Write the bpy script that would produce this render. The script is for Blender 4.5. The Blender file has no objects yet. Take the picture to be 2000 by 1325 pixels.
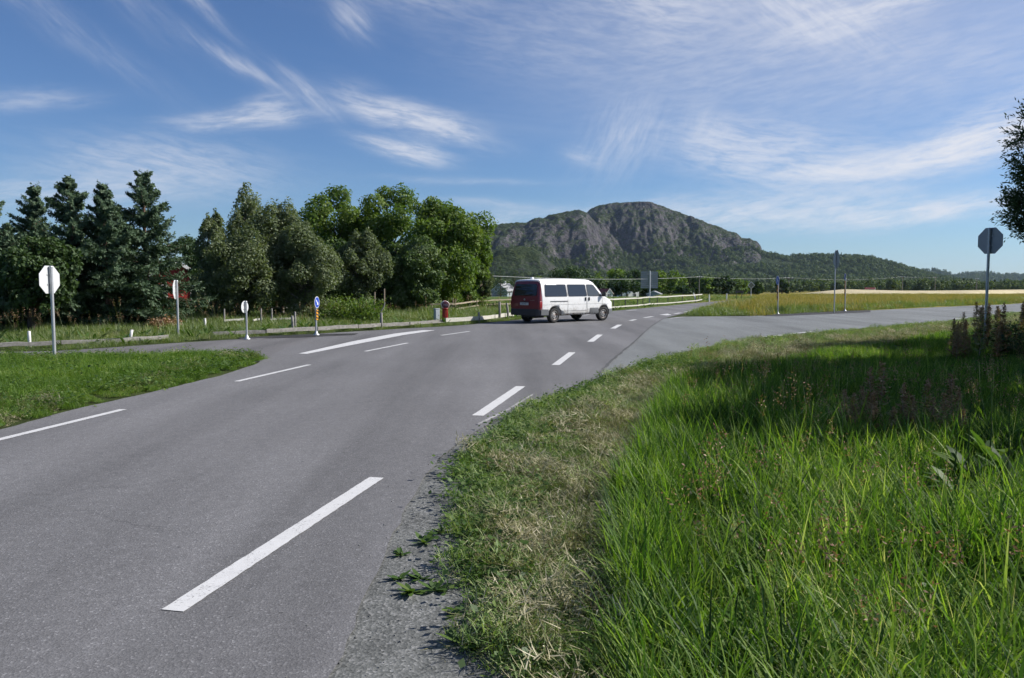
import bpy, bmesh, math, random
import numpy as np
from mathutils import Vector, Matrix

S = bpy.context.scene
C = S.collection
R = math.radians

# ------------------------------------------------------------------ camera
EYE = 1.70
PITCH = math.atan((662.5 - 556.0) / 1525.0)
cam_d = bpy.data.cameras.new('camera')
cam_d.sensor_width = 36.0
cam_d.lens = 36.0 * 1525.0 / 2000.0
cam_d.clip_start = 0.05
cam_d.clip_end = 20000.0
cam = bpy.data.objects.new('camera', cam_d)
C.objects.link(cam)
cam.location = (0, 0, EYE)
cam.rotation_euler = (R(90) - PITCH, 0, 0)
S.camera = cam

# ------------------------------------------------------------------ sky and sun
SUN_AZ, SUN_EL = 80.0, 38.0          # compass style: degrees from +Y towards +X
sun_dir = Vector((math.sin(R(SUN_AZ)) * math.cos(R(SUN_EL)), math.cos(R(SUN_AZ)) * math.cos(R(SUN_EL)), math.sin(R(SUN_EL))))
sd = bpy.data.lights.new('sun', 'SUN')
sd.energy = 5.0
sd.angle = R(0.53)
sd.color = (1.0, 0.955, 0.89)
sun = bpy.data.objects.new('sun', sd)
C.objects.link(sun)
sun.rotation_euler = (-sun_dir).to_track_quat('-Z', 'Y').to_euler()
sun.location = (40, 8, 40)

world = bpy.data.worlds.new('World')
S.world = world
world.use_nodes = True


class NT:
    """small helper to write node trees"""
    def __init__(self, tree):
        self.t = tree
        self.n = tree.nodes
        self.l = tree.links

    def node(self, kind, **kw):
        nd = self.n.new(kind)
        for k, v in kw.items():
            setattr(nd, k, v)
        return nd

    def put(self, sock, v):
        if isinstance(v, bpy.types.NodeSocket):
            self.l.new(v, sock)
        elif v is not None:
            sock.default_value = v

    def m(self, op, a, b=None, c=None, clamp=False):
        nd = self.node('ShaderNodeMath', operation=op, use_clamp=clamp)
        self.put(nd.inputs[0], a)
        if b is not None:
            self.put(nd.inputs[1], b)
        if c is not None:
            self.put(nd.inputs[2], c)
        return nd.outputs[0]

    def comb(self, x, y, z=0.0):
        nd = self.node('ShaderNodeCombineXYZ')
        self.put(nd.inputs[0], x); self.put(nd.inputs[1], y); self.put(nd.inputs[2], z)
        return nd.outputs[0]

    def noise(self, vec, scale, detail=4.0, rough=0.55, dist=0.0, out='Fac'):
        nd = self.node('ShaderNodeTexNoise')
        if vec is not None:
            self.put(nd.inputs['Vector'], vec)
        nd.inputs['Scale'].default_value = scale
        nd.inputs['Detail'].default_value = detail
        nd.inputs['Roughness'].default_value = rough
        nd.inputs['Distortion'].default_value = dist
        return nd.outputs[out]

    def voronoi(self, vec, scale, feature='F1', out='Distance'):
        nd = self.node('ShaderNodeTexVoronoi', feature=feature)
        if vec is not None:
            self.put(nd.inputs['Vector'], vec)
        nd.inputs['Scale'].default_value = scale
        return nd.outputs[out]

    def ramp(self, fac, stops, interp='LINEAR'):
        nd = self.node('ShaderNodeValToRGB')
        nd.color_ramp.interpolation = interp
        e = nd.color_ramp.elements
        while len(e) < len(stops):
            e.new(0.5)
        for i, (p, c) in enumerate(stops):
            e[i].position = p
            e[i].color = (c, c, c, 1) if not hasattr(c, '__len__') else (*c[:3], 1)
        self.put(nd.inputs[0], fac)
        return nd.outputs[0]

    def mix(self, fac, a, b, mode='MIX'):
        nd = self.node('ShaderNodeMix', data_type='RGBA', blend_type=mode)
        self.put(nd.inputs[0], fac)
        self.put(nd.inputs[6], (*a[:3], 1) if isinstance(a, tuple) else a)
        self.put(nd.inputs[7], (*b[:3], 1) if isinstance(b, tuple) else b)
        return nd.outputs[2]

    def step(self, v, lo, hi):
        nd = self.node('ShaderNodeMapRange', interpolation_type='SMOOTHSTEP')
        self.put(nd.inputs[0], v)
        nd.inputs[1].default_value = lo
        nd.inputs[2].default_value = hi
        return nd.outputs[0]


def build_world():
    t = NT(world.node_tree)
    t.n.clear()
    out = t.node('ShaderNodeOutputWorld')
    bg = t.node('ShaderNodeBackground')
    sky = t.node('ShaderNodeTexSky', sky_type='NISHITA')
    sky.sun_disc = False
    sky.sun_elevation = R(SUN_EL)
    sky.sun_rotation = R(SUN_AZ)
    sky.altitude = 30
    sky.air_density = 1.0
    sky.dust_density = 0.1
    sky.ozone_density = 2.6
    tc = t.node('ShaderNodeTexCoord')
    sep = t.node('ShaderNodeSeparateXYZ')
    t.l.new(tc.outputs['Generated'], sep.inputs[0])
    x, y, z = sep.outputs
    deg = 180 / math.pi
    az = t.m('MULTIPLY', t.m('ARCTAN2', x, y), deg)
    el = t.m('MULTIPLY', t.m('ARCSINE', z), deg)
    # gentle warping so that no wisp is straight
    base = t.comb(t.m('MULTIPLY', az, 0.1), t.m('MULTIPLY', el, 0.16))
    wob = t.node('ShaderNodeSeparateColor')
    t.l.new(t.noise(base, 1.1, 3.0, 0.5, 0.0, 'Color'), wob.inputs[0])
    azw = t.m('ADD', az, t.m('MULTIPLY', t.m('SUBTRACT', wob.outputs[0], 0.5), 3.2))
    elw = t.m('ADD', el, t.m('MULTIPLY', t.m('SUBTRACT', wob.outputs[1], 0.5), 1.7))
    total = None
    # azimuth, elevation, half length, half width (degrees), tilt, strength, hardness
    W = [(-24.5, 20.6, 5.0, 0.45, -38, .62), (-28.3, 20.4, 5.0, 1.0, -42, .30), (-18.9, 14.6, 3.4, 0.5, -30, .5),
         (-14.4, 13.2, 2.2, 0.5, -36, .55), (-6.9, 11.6, 4.3, 0.75, -14, 1.3), (-9.5, 12.8, 2.5, .9, -20, .35),
         (-7.8, 9.5, 2.6, 0.65, -12, 1.3), (-18.4, 11.2, 3.6, 0.6, 8, .95), (-17.5, 12.2, 1.8, .6, 20, .42),
         (-31.4, 11.3, 3.2, 0.55, 10, .4), (-23.5, 7.8, 6.0, 1.5, -2, .62), (-28.5, 6.0, 7.0, 1.1, 4, .55),
         (-30.0, 16.0, 7.0, 0.8, -26, .18), (-11.2, 18.2, 1.5, .9, -52, .5), (-8.0, 20.4, 5.5, 1.4, -4, .42),
         (-1.5, 5.7, 5.0, .3, -3, .3), (1.0, 5.0, 5.0, .35, 1, .32), (-3.0, 7.4, 6.0, .28, 0, .22),
         (8.0, 10.4, 3.0, 2.0, 40, .42), (5.2, 9.2, 1.4, .6, -10, .45), (15.8, 9.4, 4.6, 1.9, -6, .85), (13.6, 10.8, 1.6, 1.4, 70, .3),
         (21.0, 8.6, 6.0, 1.6, -7, .42), (28.5, 8.1, 6.5, 1.0, 7, 1.9), (31.0, 9.0, 4.2, .8, 10, 1.6), (22.5, 7.4, 3.8, .5, -3, 1.2),
         (19.0, 4.9, 7.0, 1.0, 3, 1.0), (28.5, 4.7, 5.5, .6, 4, 1.6), (12.5, 5.3, 6.5, .9, 2, .45), (22.0, 6.2, 5.0, .5, -4, .35),
         (10.5, 19.6, 5.0, 2.2, -14, .75), (20.0, 17.6, 5.0, 1.6, -24, .8), (27.5, 20.0, 6.0, 1.6, 16, 1.0), (25.0, 17.5, 6.0, .8, 14, .7),
         (16.0, 15.5, 10.0, 4.0, 4, .26), (29.0, 13.5, 8.0, 3.0, 8, .26), (3.5, 17.0, 8.0, 3.2, -6, .22), (33.0, 11.0, 4.0, 1.0, 16, .35), (-1.5, 4.3, 1.8, .7, 6, .5)]
    fibres = {}
    for tilt in (-38, -10, 8, 62):       # four shared fibre fields, each wisp uses the one nearest its own run
        ca, sa = math.cos(R(tilt)), math.sin(R(tilt))
        a_ = t.m('MULTIPLY_ADD', azw, .45, t.m('MULTIPLY', az, .55))
        e_ = t.m('MULTIPLY_ADD', elw, .45, t.m('MULTIPLY', el, .55))
        p = t.m('ADD', t.m('MULTIPLY', a_, ca * .36), t.m('MULTIPLY', e_, sa * .36))
        q = t.m('ADD', t.m('MULTIPLY', a_, -sa * 1.75), t.m('MULTIPLY', e_, ca * 1.75))
        fibres[tilt] = t.step(t.noise(t.comb(p, q, tilt), 1.0, 6.0, 0.68, 0.25), 0.32, 0.72)
    sums = {}
    vec = t.comb(azw, elw, 1.0)

    def dot(v3):
        nd = t.node('ShaderNodeVectorMath', operation='DOT_PRODUCT')
        t.l.new(vec, nd.inputs[0]); nd.inputs[1].default_value = v3
        return nd.outputs['Value']
    for a0, e0, L, Wd, tilt, st in W:
        key = min(fibres, key=lambda k: abs(k - tilt))
        ca, sa = math.cos(R(tilt)), math.sin(R(tilt))
        p = dot((ca / L, sa / L, -(a0 * ca + e0 * sa) / L))
        q = dot((-sa / Wd, ca / Wd, -(-a0 * sa + e0 * ca) / Wd))
        g = t.m('POWER', 1 / math.e, t.m('MULTIPLY_ADD', q, q, t.m('MULTIPLY', p, p)))
        sums[key] = t.m('MULTIPLY', g, st) if key not in sums else t.m('MULTIPLY_ADD', g, st, sums[key])
    for key, g in sums.items():
        g = t.m('MULTIPLY', g, t.m('MULTIPLY_ADD', fibres[key], .78, .22))
        total = g if total is None else t.m('ADD', total, g)
    # thin veil: the same cirrus sheet all round, laid on a high plane
    zc = t.m('MAXIMUM', z, 0.04)
    px = t.m('DIVIDE', x, zc)
    py = t.m('DIVIDE', y, zc)
    veil = t.noise(t.comb(t.m('MULTIPLY', t.m('ADD', px, t.m('MULTIPLY', py, .5)), .16), t.m('MULTIPLY', t.m('SUBTRACT', py, t.m('MULTIPLY', px, .5)), .55)), 1.0, 4.0, 0.60, 0.3)
    big = t.noise(t.comb(t.m('MULTIPLY', px, .12), t.m('MULTIPLY', py, .12), 3.0), 1.0, 2.0, 0.5)
    v = t.m('MULTIPLY', t.step(veil, .44, .78), t.step(big, .40, .66))
    v = t.m('MULTIPLY', t.m('MULTIPLY', v, 0.30), t.m('MULTIPLY', t.step(el, 2.0, 11.0), t.step(az, -30.0, 5.0)))
    side = t.step(az, -12.0, 28.0)
    haze_v = t.m('MULTIPLY', t.m('MULTIPLY', side, t.step(el, 7.0, 15.0)), .22)
    total = t.m('ADD', t.m('ADD', total, v), haze_v)
    total = t.m('SUBTRACT', 1.0, t.m('EXPONENT', t.m('MULTIPLY', total, -1.15)))
    cloudcol = t.node('ShaderNodeRGB')
    cloudcol.outputs[0].default_value = (9.0, 9.1, 9.7, 1)
    low = t.step(el, 13.0, -1.0)
    skyc = t.mix(1.0, sky.outputs[0], t.mix(low, (0.66, 0.85, 1.14), (0.66, 0.87, 1.17)), 'MULTIPLY')
    col = t.mix(total, skyc, cloudcol.outputs[0])
    t.l.new(col, bg.inputs[0])
    bg.inputs[1].default_value = 0.070
    t.l.new(bg.outputs[0], out.inputs[0])


build_world()
world.cycles.sampling_method = 'NONE'

S.view_settings.view_transform = 'Standard'
S.view_settings.look = 'None'
S.view_settings.exposure = 0.36
S.view_settings.gamma = 1.0
S.view_settings.use_curve_mapping = False
S.cycles.max_bounces = 3
S.cycles.diffuse_bounces = 2
S.cycles.glossy_bounces = 2
S.cycles.transmission_bounces = 4
S.cycles.transparent_max_bounces = 6
S.cycles.volume_bounces = 0
S.cycles.debug_use_spatial_splits = False
S.cycles.use_light_tree = False
S.cycles.use_adaptive_sampling = True
S.cycles.adaptive_threshold = 0.03
S.cycles.caustics_reflective = False
S.cycles.caustics_refractive = False

# ------------------------------------------------------------------ helpers
F_PX = 1525.0


def _ray(px, py):
    x = (px - 1000) / F_PX
    y = -(py - 662.5) / F_PX
    return x, math.cos(PITCH) + y * math.sin(PITCH), y * math.cos(PITCH) - math.sin(PITCH)


def gp(px, py):
    """surveyed ground point (metres) for a spot of the photograph"""
    x, Y, Z = _ray(px, py)
    k = -EYE / Z
    return (x * k, Y * k)


def at(px, py, Y):
    x, yy, zz = _ray(px, py)
    k = Y / yy
    return (x * k, Y, EYE + zz * k)


def sstep(a, b, x):
    t = np.clip((np.asarray(x, float) - a) / (b - a), 0, 1)
    return t * t * (3 - 2 * t)


def gz(X, Y):
    """lie of the land: level round the crossing, falling gently to the valley floor"""
    X = np.asarray(X, float); Y = np.asarray(Y, float)
    u = X / np.maximum(Y, 1.0)
    lat = 1.0 - 0.45 * sstep(0.26, 0.42, u)
    return -4.6 * sstep(70, 420, Y) * lat


def _hash(ix, iy, iz, seed):
    h = (ix.astype(np.int64) * 374761393 + iy.astype(np.int64) * 668265263 + iz.astype(np.int64) * 2147483647 + seed * 974634777) & 0xFFFFFFFF
    h = ((h ^ (h >> 13)) * 1274126177) & 0xFFFFFFFF
    h = h ^ (h >> 16)
    return (h & 0xFFFF) / 65535.0


def vnoise(x, y, z=0.0, seed=0):
    x, y, z = np.broadcast_arrays(np.asarray(x, float), np.asarray(y, float), np.asarray(z, float))
    ix, iy, iz = np.floor(x), np.floor(y), np.floor(z)
    fx, fy, fz = x - ix, y - iy, z - iz
    fx = fx * fx * (3 - 2 * fx); fy = fy * fy * (3 - 2 * fy); fz = fz * fz * (3 - 2 * fz)
    r = 0
    for dx in (0, 1):
        for dy in (0, 1):
            for dz in (0, 1):
                w = (fx if dx else 1 - fx) * (fy if dy else 1 - fy) * (fz if dz else 1 - fz)
                r = r + w * _hash(ix + dx, iy + dy, iz + dz, seed)
    return r


def fbm(x, y, z=0.0, oct=5, seed=0, gain=0.5):
    a, s, tot = 1.0, 0.0, 0.0
    for i in range(oct):
        s = s + a * vnoise(np.asarray(x) * 2 ** i, np.asarray(y) * 2 ** i, np.asarray(z) * 2 ** i, seed + i * 17)
        tot += a
        a *= gain
    return s / tot


def tag(o, label=None, cat=None, group=None, kind=None):
    if label: o['label'] = label
    if cat: o['category'] = cat
    if group: o['group'] = group
    if kind: o['kind'] = kind
    return o


def link(name, me, parent=None, mats=(), loc=None, rot=None):
    o = bpy.data.objects.new(name, me)
    C.objects.link(o)
    if me is not None:
        for m_ in (mats if isinstance(mats, (list, tuple)) else [mats]):
            if m_ and len(me.materials) < (len(mats) if isinstance(mats, (list, tuple)) else 1):
                me.materials.append(m_)
    if parent:
        o.parent = parent
    if loc is not None:
        o.location = loc
    if rot is not None:
        o.rotation_euler = rot
    return o


def empty(name, loc=(0, 0, 0), rz=0.0):
    o = bpy.data.objects.new(name, None)
    o.empty_display_size = 0.3
    C.objects.link(o)
    o.location = loc
    o.rotation_euler = (0, 0, rz)
    return o


def mesh_np(name, verts, faces, matidx=None, smooth=False, attr=None):
    """verts (N,3); faces (M,k) of one size"""
    verts = np.asarray(verts, np.float32).reshape(-1, 3)
    faces = np.asarray(faces, np.int32)
    me = bpy.data.meshes.new(name)
    me.vertices.add(len(verts))
    me.vertices.foreach_set('co', verts.ravel())
    k = faces.shape[1]
    me.loops.add(faces.size)
    me.loops.foreach_set('vertex_index', faces.ravel())
    me.polygons.add(len(faces))
    me.polygons.foreach_set('loop_start', np.arange(0, faces.size, k, dtype=np.int32))
    if matidx is not None:
        me.polygons.foreach_set('material_index', np.asarray(matidx, np.int32))
    if smooth:
        me.polygons.foreach_set('use_smooth', np.ones(len(faces), bool))
    me.update(calc_edges=True)
    if attr is not None:
        for nm, vals in attr.items():
            a = me.attributes.new(nm, 'FLOAT', 'FACE')
            a.data.foreach_set('value', np.asarray(vals, np.float32))
    return me


class MB:
    """collects simple solids into one mesh"""
    def __init__(self):
        self.v = []
        self.f = []
        self.mi = []
        self.sm = []

    def add(self, vs, fs, mi=0, smooth=False):
        o = len(self.v)
        self.v += [tuple(p) for p in vs]
        self.f += [tuple(i + o for i in f) for f in fs]
        self.mi += [mi] * len(fs)
        self.sm += [smooth] * len(fs)
        return self

    def box(self, c, s, rot=None, mi=0, bev=0.0):
        hx, hy, hz = s[0] / 2, s[1] / 2, s[2] / 2
        M = rot if rot is not None else Matrix.Identity(3)
        c = Vector(c)
        if bev <= 0:
            vs = [c + M @ Vector((sx * hx, sy * hy, sz * hz)) for sx in (-1, 1) for sy in (-1, 1) for sz in (-1, 1)]
            fs = [(0, 1, 3, 2), (4, 6, 7, 5), (0, 4, 5, 1), (2, 3, 7, 6), (0, 2, 6, 4), (1, 5, 7, 3)]
            return self.add(vs, fs, mi)
        b = bmesh.new()
        bmesh.ops.create_cube(b, size=1.0)
        bmesh.ops.scale(b, vec=s, verts=b.verts)
        bmesh.ops.bevel(b, geom=b.edges[:], offset=bev, segments=2, affect='EDGES', profile=0.6)
        b.verts.index_update()
        self.add([c + M @ v.co for v in b.verts], [[v.index for v in f.verts] for f in b.faces], mi, True)
        b.free()
        return self

    def tube(self, pts, rad, n=8, mi=0, cap=True, smooth=True):
        pts = [Vector(p) for p in pts]
        rs = rad if hasattr(rad, '__len__') else [rad] * len(pts)
        vs, fs = [], []
        up = Vector((0, 0, 1))
        for i, p in enumerate(pts):
            d = (pts[min(i + 1, len(pts) - 1)] - pts[max(i - 1, 0)]).normalized()
            a = d.cross(up)
            if a.length < 1e-3:
                a = d.cross(Vector((1, 0, 0)))
            a.normalize()
            b_ = d.cross(a).normalized()
            for k in range(n):
                an = 2 * math.pi * k / n
                vs.append(p + (a * math.cos(an) + b_ * math.sin(an)) * rs[i])
        for i in range(len(pts) - 1):
            for k in range(n):
                k2 = (k + 1) % n
                fs.append((i * n + k, i * n + k2, (i + 1) * n + k2, (i + 1) * n + k))
        self.add(vs, fs, mi, smooth)
        if cap:
            self.add(vs[:n], [tuple(range(n))[::-1]], mi)
            self.add(vs[-n:], [tuple(range(n))], mi)
        return self

    def lathe(self, prof, n=20, c=(0, 0, 0), mi=0, M=None, cap=True):
        vs, fs = [], []
        c = Vector(c)
        M = M if M is not None else Matrix.Identity(3)
        for r_, z_ in prof:
            for k in range(n):
                a = 2 * math.pi * k / n
                vs.append(c + M @ Vector((r_ * math.cos(a), r_ * math.sin(a), z_)))
        for i in range(len(prof) - 1):
            for k in range(n):
                k2 = (k + 1) % n
                fs.append((i * n + k, i * n + k2, (i + 1) * n + k2, (i + 1) * n + k))
        self.add(vs, fs, mi, True)
        if cap:
            self.add(vs[:n], [tuple(range(n))[::-1]], mi)
            self.add(vs[-n:], [tuple(range(n))], mi)
        return self

    def prism(self, outline, d0, d1, axes='xz', mi=0):
        """outline in two axes, extruded along the third from d0 to d1"""
        n = len(outline)
        def P(a, b, d):
            return {'xz': (a, d, b), 'yz': (d, a, b), 'xy': (a, b, d)}[axes]
        vs = [P(a, b, d0) for a, b in outline] + [P(a, b, d1) for a, b in outline]
        fs = [tuple(range(n)), tuple(range(2 * n - 1, n - 1, -1))]
        fs += [(i, n + i, n + (i + 1) % n, (i + 1) % n) for i in range(n)]
        return self.add(vs, fs, mi)

    def build(self, name, mats, parent=None, loc=None, rot=None, fix=True):
        me = bpy.data.meshes.new(name)
        me.from_pydata([tuple(p) for p in self.v], [], self.f)
        me.polygons.foreach_set('material_index', self.mi)
        me.polygons.foreach_set('use_smooth', self.sm)
        if fix:
            b = bmesh.new()
            b.from_mesh(me)
            bmesh.ops.recalc_face_normals(b, faces=b.faces)
            b.to_mesh(me)
            b.free()
        me.update()
        return link(name, me, parent, mats if isinstance(mats, (list, tuple)) else [mats], loc, rot)


def rot3(rx=0, ry=0, rz=0):
    return (Matrix.Rotation(rz, 3, 'Z') @ Matrix.Rotation(ry, 3, 'Y') @ Matrix.Rotation(rx, 3, 'X'))


# ------------------------------------------------------------------ materials
def new_mat(name):
    m_ = bpy.data.materials.new(name)
    m_.use_nodes = True
    t = NT(m_.node_tree)
    t.n.clear()
    out = t.node('ShaderNodeOutputMaterial')
    return m_, t, out


def pbr(name, col, rough=0.6, metal=0.0, noise=None, bump=None, spec=0.5, coat=0.0, dirt=None):
    """plain surface with uneven colour: noise=(scale, amount), bump=(scale, strength, distance), dirt=(colour, scale, lo, hi)"""
    m_, t, out = new_mat(name)
    b = t.node('ShaderNodeBsdfPrincipled')
    tc = t.node('ShaderNodeTexCoord').outputs['Object']
    c = t.node('ShaderNodeRGB')
    c.outputs[0].default_value = (*col, 1)
    c = c.outputs[0]
    if noise:
        f = t.noise(tc, noise[0], 5, 0.6)
        k = noise[1]
        f = t.ramp(f, [(.25, 1 - k), (.75, 1 + k)])
        c = t.mix(1.0, c, f, 'MULTIPLY')
    if dirt:
        f = t.step(t.noise(tc, dirt[1], 6, 0.65), dirt[2], dirt[3])
        c = t.mix(f, c, dirt[0])
    t.l.new(c, b.inputs['Base Color'])
    b.inputs['Roughness'].default_value = rough
    b.inputs['Metallic'].default_value = metal
    b.inputs['Specular IOR Level'].default_value = spec
    b.inputs['Coat Weight'].default_value = coat
    if bump:
        bp = t.node('ShaderNodeBump')
        bp.inputs['Strength'].default_value = bump[1]
        bp.inputs['Distance'].default_value = bump[2]
        t.l.new(t.noise(tc, bump[0], 5, 0.6), bp.inputs['Height'])
        t.l.new(bp.outputs[0], b.inputs['Normal'])
    t.l.new(b.outputs[0], out.inputs[0])
    return m_


def leaf_mat(name, cols, trans=0.4, rough=0.6, gloss=0.025, tattr='tint'):
    """leaves: a hue per leaf, light coming through"""
    m_, t, out = new_mat(name)
    if tattr:
        a = t.node('ShaderNodeAttribute', attribute_name=tattr).outputs['Fac']
    else:
        a = None
    oi = t.node('ShaderNodeObjectInfo').outputs['Random']
    f = oi if a is None else a
    n = len(cols)
    c = t.ramp(f, [(i / max(n - 1, 1), cc) for i, cc in enumerate(cols)])
    d = t.node('ShaderNodeBsdfDiffuse')
    tr = t.node('ShaderNodeBsdfTranslucent')
    gl = t.node('ShaderNodeBsdfGlossy')
    gl.inputs['Roughness'].default_value = rough
    gl.inputs['Color'].default_value = (.9, .95, .9, 1)
    t.l.new(c, d.inputs[0])
    tcol = t.mix(1.0, c, (1.25, 1.35, .55), 'MULTIPLY')
    t.l.new(tcol, tr.inputs[0])
    m1 = t.node('ShaderNodeMixShader'); m1.inputs[0].default_value = trans
    t.l.new(d.outputs[0], m1.inputs[1]); t.l.new(tr.outputs[0], m1.inputs[2])
    m2 = t.node('ShaderNodeMixShader'); m2.inputs[0].default_value = gloss
    t.l.new(m1.outputs[0], m2.inputs[1]); t.l.new(gl.outputs[0], m2.inputs[2])
    t.l.new(m2.outputs[0], out.inputs[0])
    return m_


def asphalt_mat(name, tone, tint, seed, tracks=None):
    m_, t, out = new_mat(name)
    b = t.node('ShaderNodeBsdfPrincipled')
    g = t.node('ShaderNodeNewGeometry').outputs['Position']
    off = t.node('ShaderNodeVectorMath', operation='ADD')
    t.l.new(g, off.inputs[0]); off.inputs[1].default_value = (seed * 3.7, seed, 0)
    p = off.outputs[0]
    # aggregate: small stones in a darker binder
    cell = t.voronoi(p, 95.0, 'F1', 'Color')
    sepc = t.node('ShaderNodeSeparateColor'); t.l.new(cell, sepc.inputs[0])
    stone = t.ramp(sepc.outputs[0], [(0, .78), (.5, .96), (.90, 1.06), (.97, 1.32), (1, 1.65)])
    fine = t.ramp(t.noise(p, 260.0, 2, 0.6), [(.3, .82), (.7, 1.18)])
    mid = t.ramp(t.noise(p, 9.0, 5, 0.65), [(.28, .90), (.72, 1.10)])
    stre = t.node('ShaderNodeMapping')
    stre.inputs['Rotation'].default_value = (0, 0, R(13))
    stre.inputs['Scale'].default_value = (1.0, 0.09, 1)
    t.l.new(p, stre.inputs[0])
    big = t.ramp(t.noise(stre.outputs[0], 0.75, 4, 0.55), [(.30, .74), (.50, 1.0), (.72, 1.22)])
    blot = t.ramp(t.noise(p, 0.33, 3, 0.6), [(.3, .93), (.7, 1.07)])
    c = t.mix(1.0, (tone * tint[0], tone * tint[1], tone * tint[2]), stone, 'MULTIPLY')
    for k in (fine, mid, big, blot):
        c = t.mix(1.0, c, k, 'MULTIPLY')
    # scattered dark specks of tar, crumbs
    sp = t.voronoi(p, 4.2, 'F1')
    spn = t.noise(p, 30.0, 3, .6)
    f = t.m('MULTIPLY', t.m('LESS_THAN', t.m('ADD', sp, t.m('MULTIPLY', spn, .08)), 0.085), .55)
    c = t.mix(f, c, (.02, .02, .02))
    # hairline cracks here and there
    wob = t.node('ShaderNodeVectorMath', operation='ADD')
    t.l.new(p, wob.inputs[0])
    wsc = t.node('ShaderNodeVectorMath', operation='SCALE')
    t.l.new(t.noise(p, 2.2, 4, .6, 0, 'Color'), wsc.inputs[0]); wsc.inputs['Scale'].default_value = .55
    t.l.new(wsc.outputs[0], wob.inputs[1])
    cr = t.voronoi(wob.outputs[0], .42, 'DISTANCE_TO_EDGE')
    cf = t.m('MULTIPLY', t.m('LESS_THAN', cr, .0042), t.step(t.noise(p, .22, 2, .5), .50, .60))
    c = t.mix(t.m('MULTIPLY', cf, .22), c, (.03, .03, .03))
    t.l.new(c, b.inputs['Base Color'])
    b.inputs['Roughness'].default_value = 0.88
    b.inputs['Specular IOR Level'].default_value = 0.25
    bp = t.node('ShaderNodeBump')
    bp.inputs['Strength'].default_value = 0.55
    bp.inputs['Distance'].default_value = 0.004
    hgt = t.m('ADD', t.m('MULTIPLY', t.voronoi(p, 95.0), .8), t.m('MULTIPLY', t.noise(p, 200.0, 2), .6))
    t.l.new(hgt, bp.inputs['Height'])
    t.l.new(bp.outputs[0], b.inputs['Normal'])
    t.l.new(b.outputs[0], out.inputs[0])
    return m_


M_ASPH = asphalt_mat('asphalt_main', 0.160, (.99, .975, .995), 1)
M_ASPH_L = asphalt_mat('asphalt_lane', 0.150, (1.0, .97, .98), 4)
M_ASPH_R = asphalt_mat('asphalt_old', 0.185, (.95, 1.0, 1.0), 7)
M_SEAM = asphalt_mat('asphalt_joint', 0.10, (1.0, 1.0, 1.0), 11)
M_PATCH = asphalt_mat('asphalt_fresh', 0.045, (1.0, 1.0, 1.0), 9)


def gravel_mat():
    m_, t, out = new_mat('gravel')
    b = t.node('ShaderNodeBsdfPrincipled')
    p = t.node('ShaderNodeNewGeometry').outputs['Position']
    v = t.voronoi(p, 70.0, 'F1', 'Color')
    s = t.node('ShaderNodeSeparateColor'); t.l.new(v, s.inputs[0])
    c = t.ramp(s.outputs[0], [(0, (.085, .088, .084)), (.35, (.125, .129, .124)), (.8, (.155, .158, .152)), (1, (.24, .24, .235))])
    c = t.mix(1.0, c, t.ramp(t.noise(p, 3.0, 5, .6), [(.3, .75), (.7, 1.2)]), 'MULTIPLY')
    c = t.mix(1.0, c, t.ramp(t.noise(p, 180.0, 2, .6), [(.3, .7), (.7, 1.3)]), 'MULTIPLY')
    t.l.new(c, b.inputs['Base Color'])
    b.inputs['Roughness'].default_value = .95
    b.inputs['Specular IOR Level'].default_value = .2
    bp = t.node('ShaderNodeBump'); bp.inputs['Strength'].default_value = .6; bp.inputs['Distance'].default_value = .005
    t.l.new(t.m('ADD', t.voronoi(p, 70.0), t.m('MULTIPLY', t.noise(p, 40.0, 4), .8)), bp.inputs['Height'])
    t.l.new(bp.outputs[0], b.inputs['Normal'])
    t.l.new(b.outputs[0], out.inputs[0])
    return m_


M_GRAVEL = gravel_mat()


def paint_mat():
    m_, t, out = new_mat('road_paint')
    b = t.node('ShaderNodeBsdfPrincipled')
    p = t.node('ShaderNodeNewGeometry').outputs['Position']
    w = t.step(t.m('ADD', t.noise(p, 60.0, 6, .7), t.m('MULTIPLY', t.noise(p, 5.0, 3), .25)), .69, .82)
    c = t.mix(w, t.mix(t.noise(p, 14.0, 4), (.50, .495, .49), (.66, .655, .645)), (.22, .21, .21))
    t.l.new(c, b.inputs['Base Color'])
    b.inputs['Roughness'].default_value = .75
    bp = t.node('ShaderNodeBump'); bp.inputs['Strength'].default_value = .35; bp.inputs['Distance'].default_value = .003
    t.l.new(t.noise(p, 130.0, 3), bp.inputs['Height'])
    t.l.new(bp.outputs[0], b.inputs['Normal'])
    t.l.new(b.outputs[0], out.inputs[0])
    return m_


def worn_paint_mat():
    m_, t, out = new_mat('worn_paint')
    b = t.node('ShaderNodeBsdfPrincipled')
    p = t.node('ShaderNodeNewGeometry').outputs['Position']
    w = t.step(t.m('ADD', t.noise(p, 26.0, 6, .7), t.m('MULTIPLY', t.noise(p, 2.0, 3), .5)), .66, .84)
    c = t.mix(w, (.40, .39, .385), (.19, .18, .185))
    t.l.new(c, b.inputs['Base Color'])
    b.inputs['Roughness'].default_value = .85
    t.l.new(b.outputs[0], out.inputs[0])
    return m_


M_PAINT = paint_mat()
M_WORN = worn_paint_mat()


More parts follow.
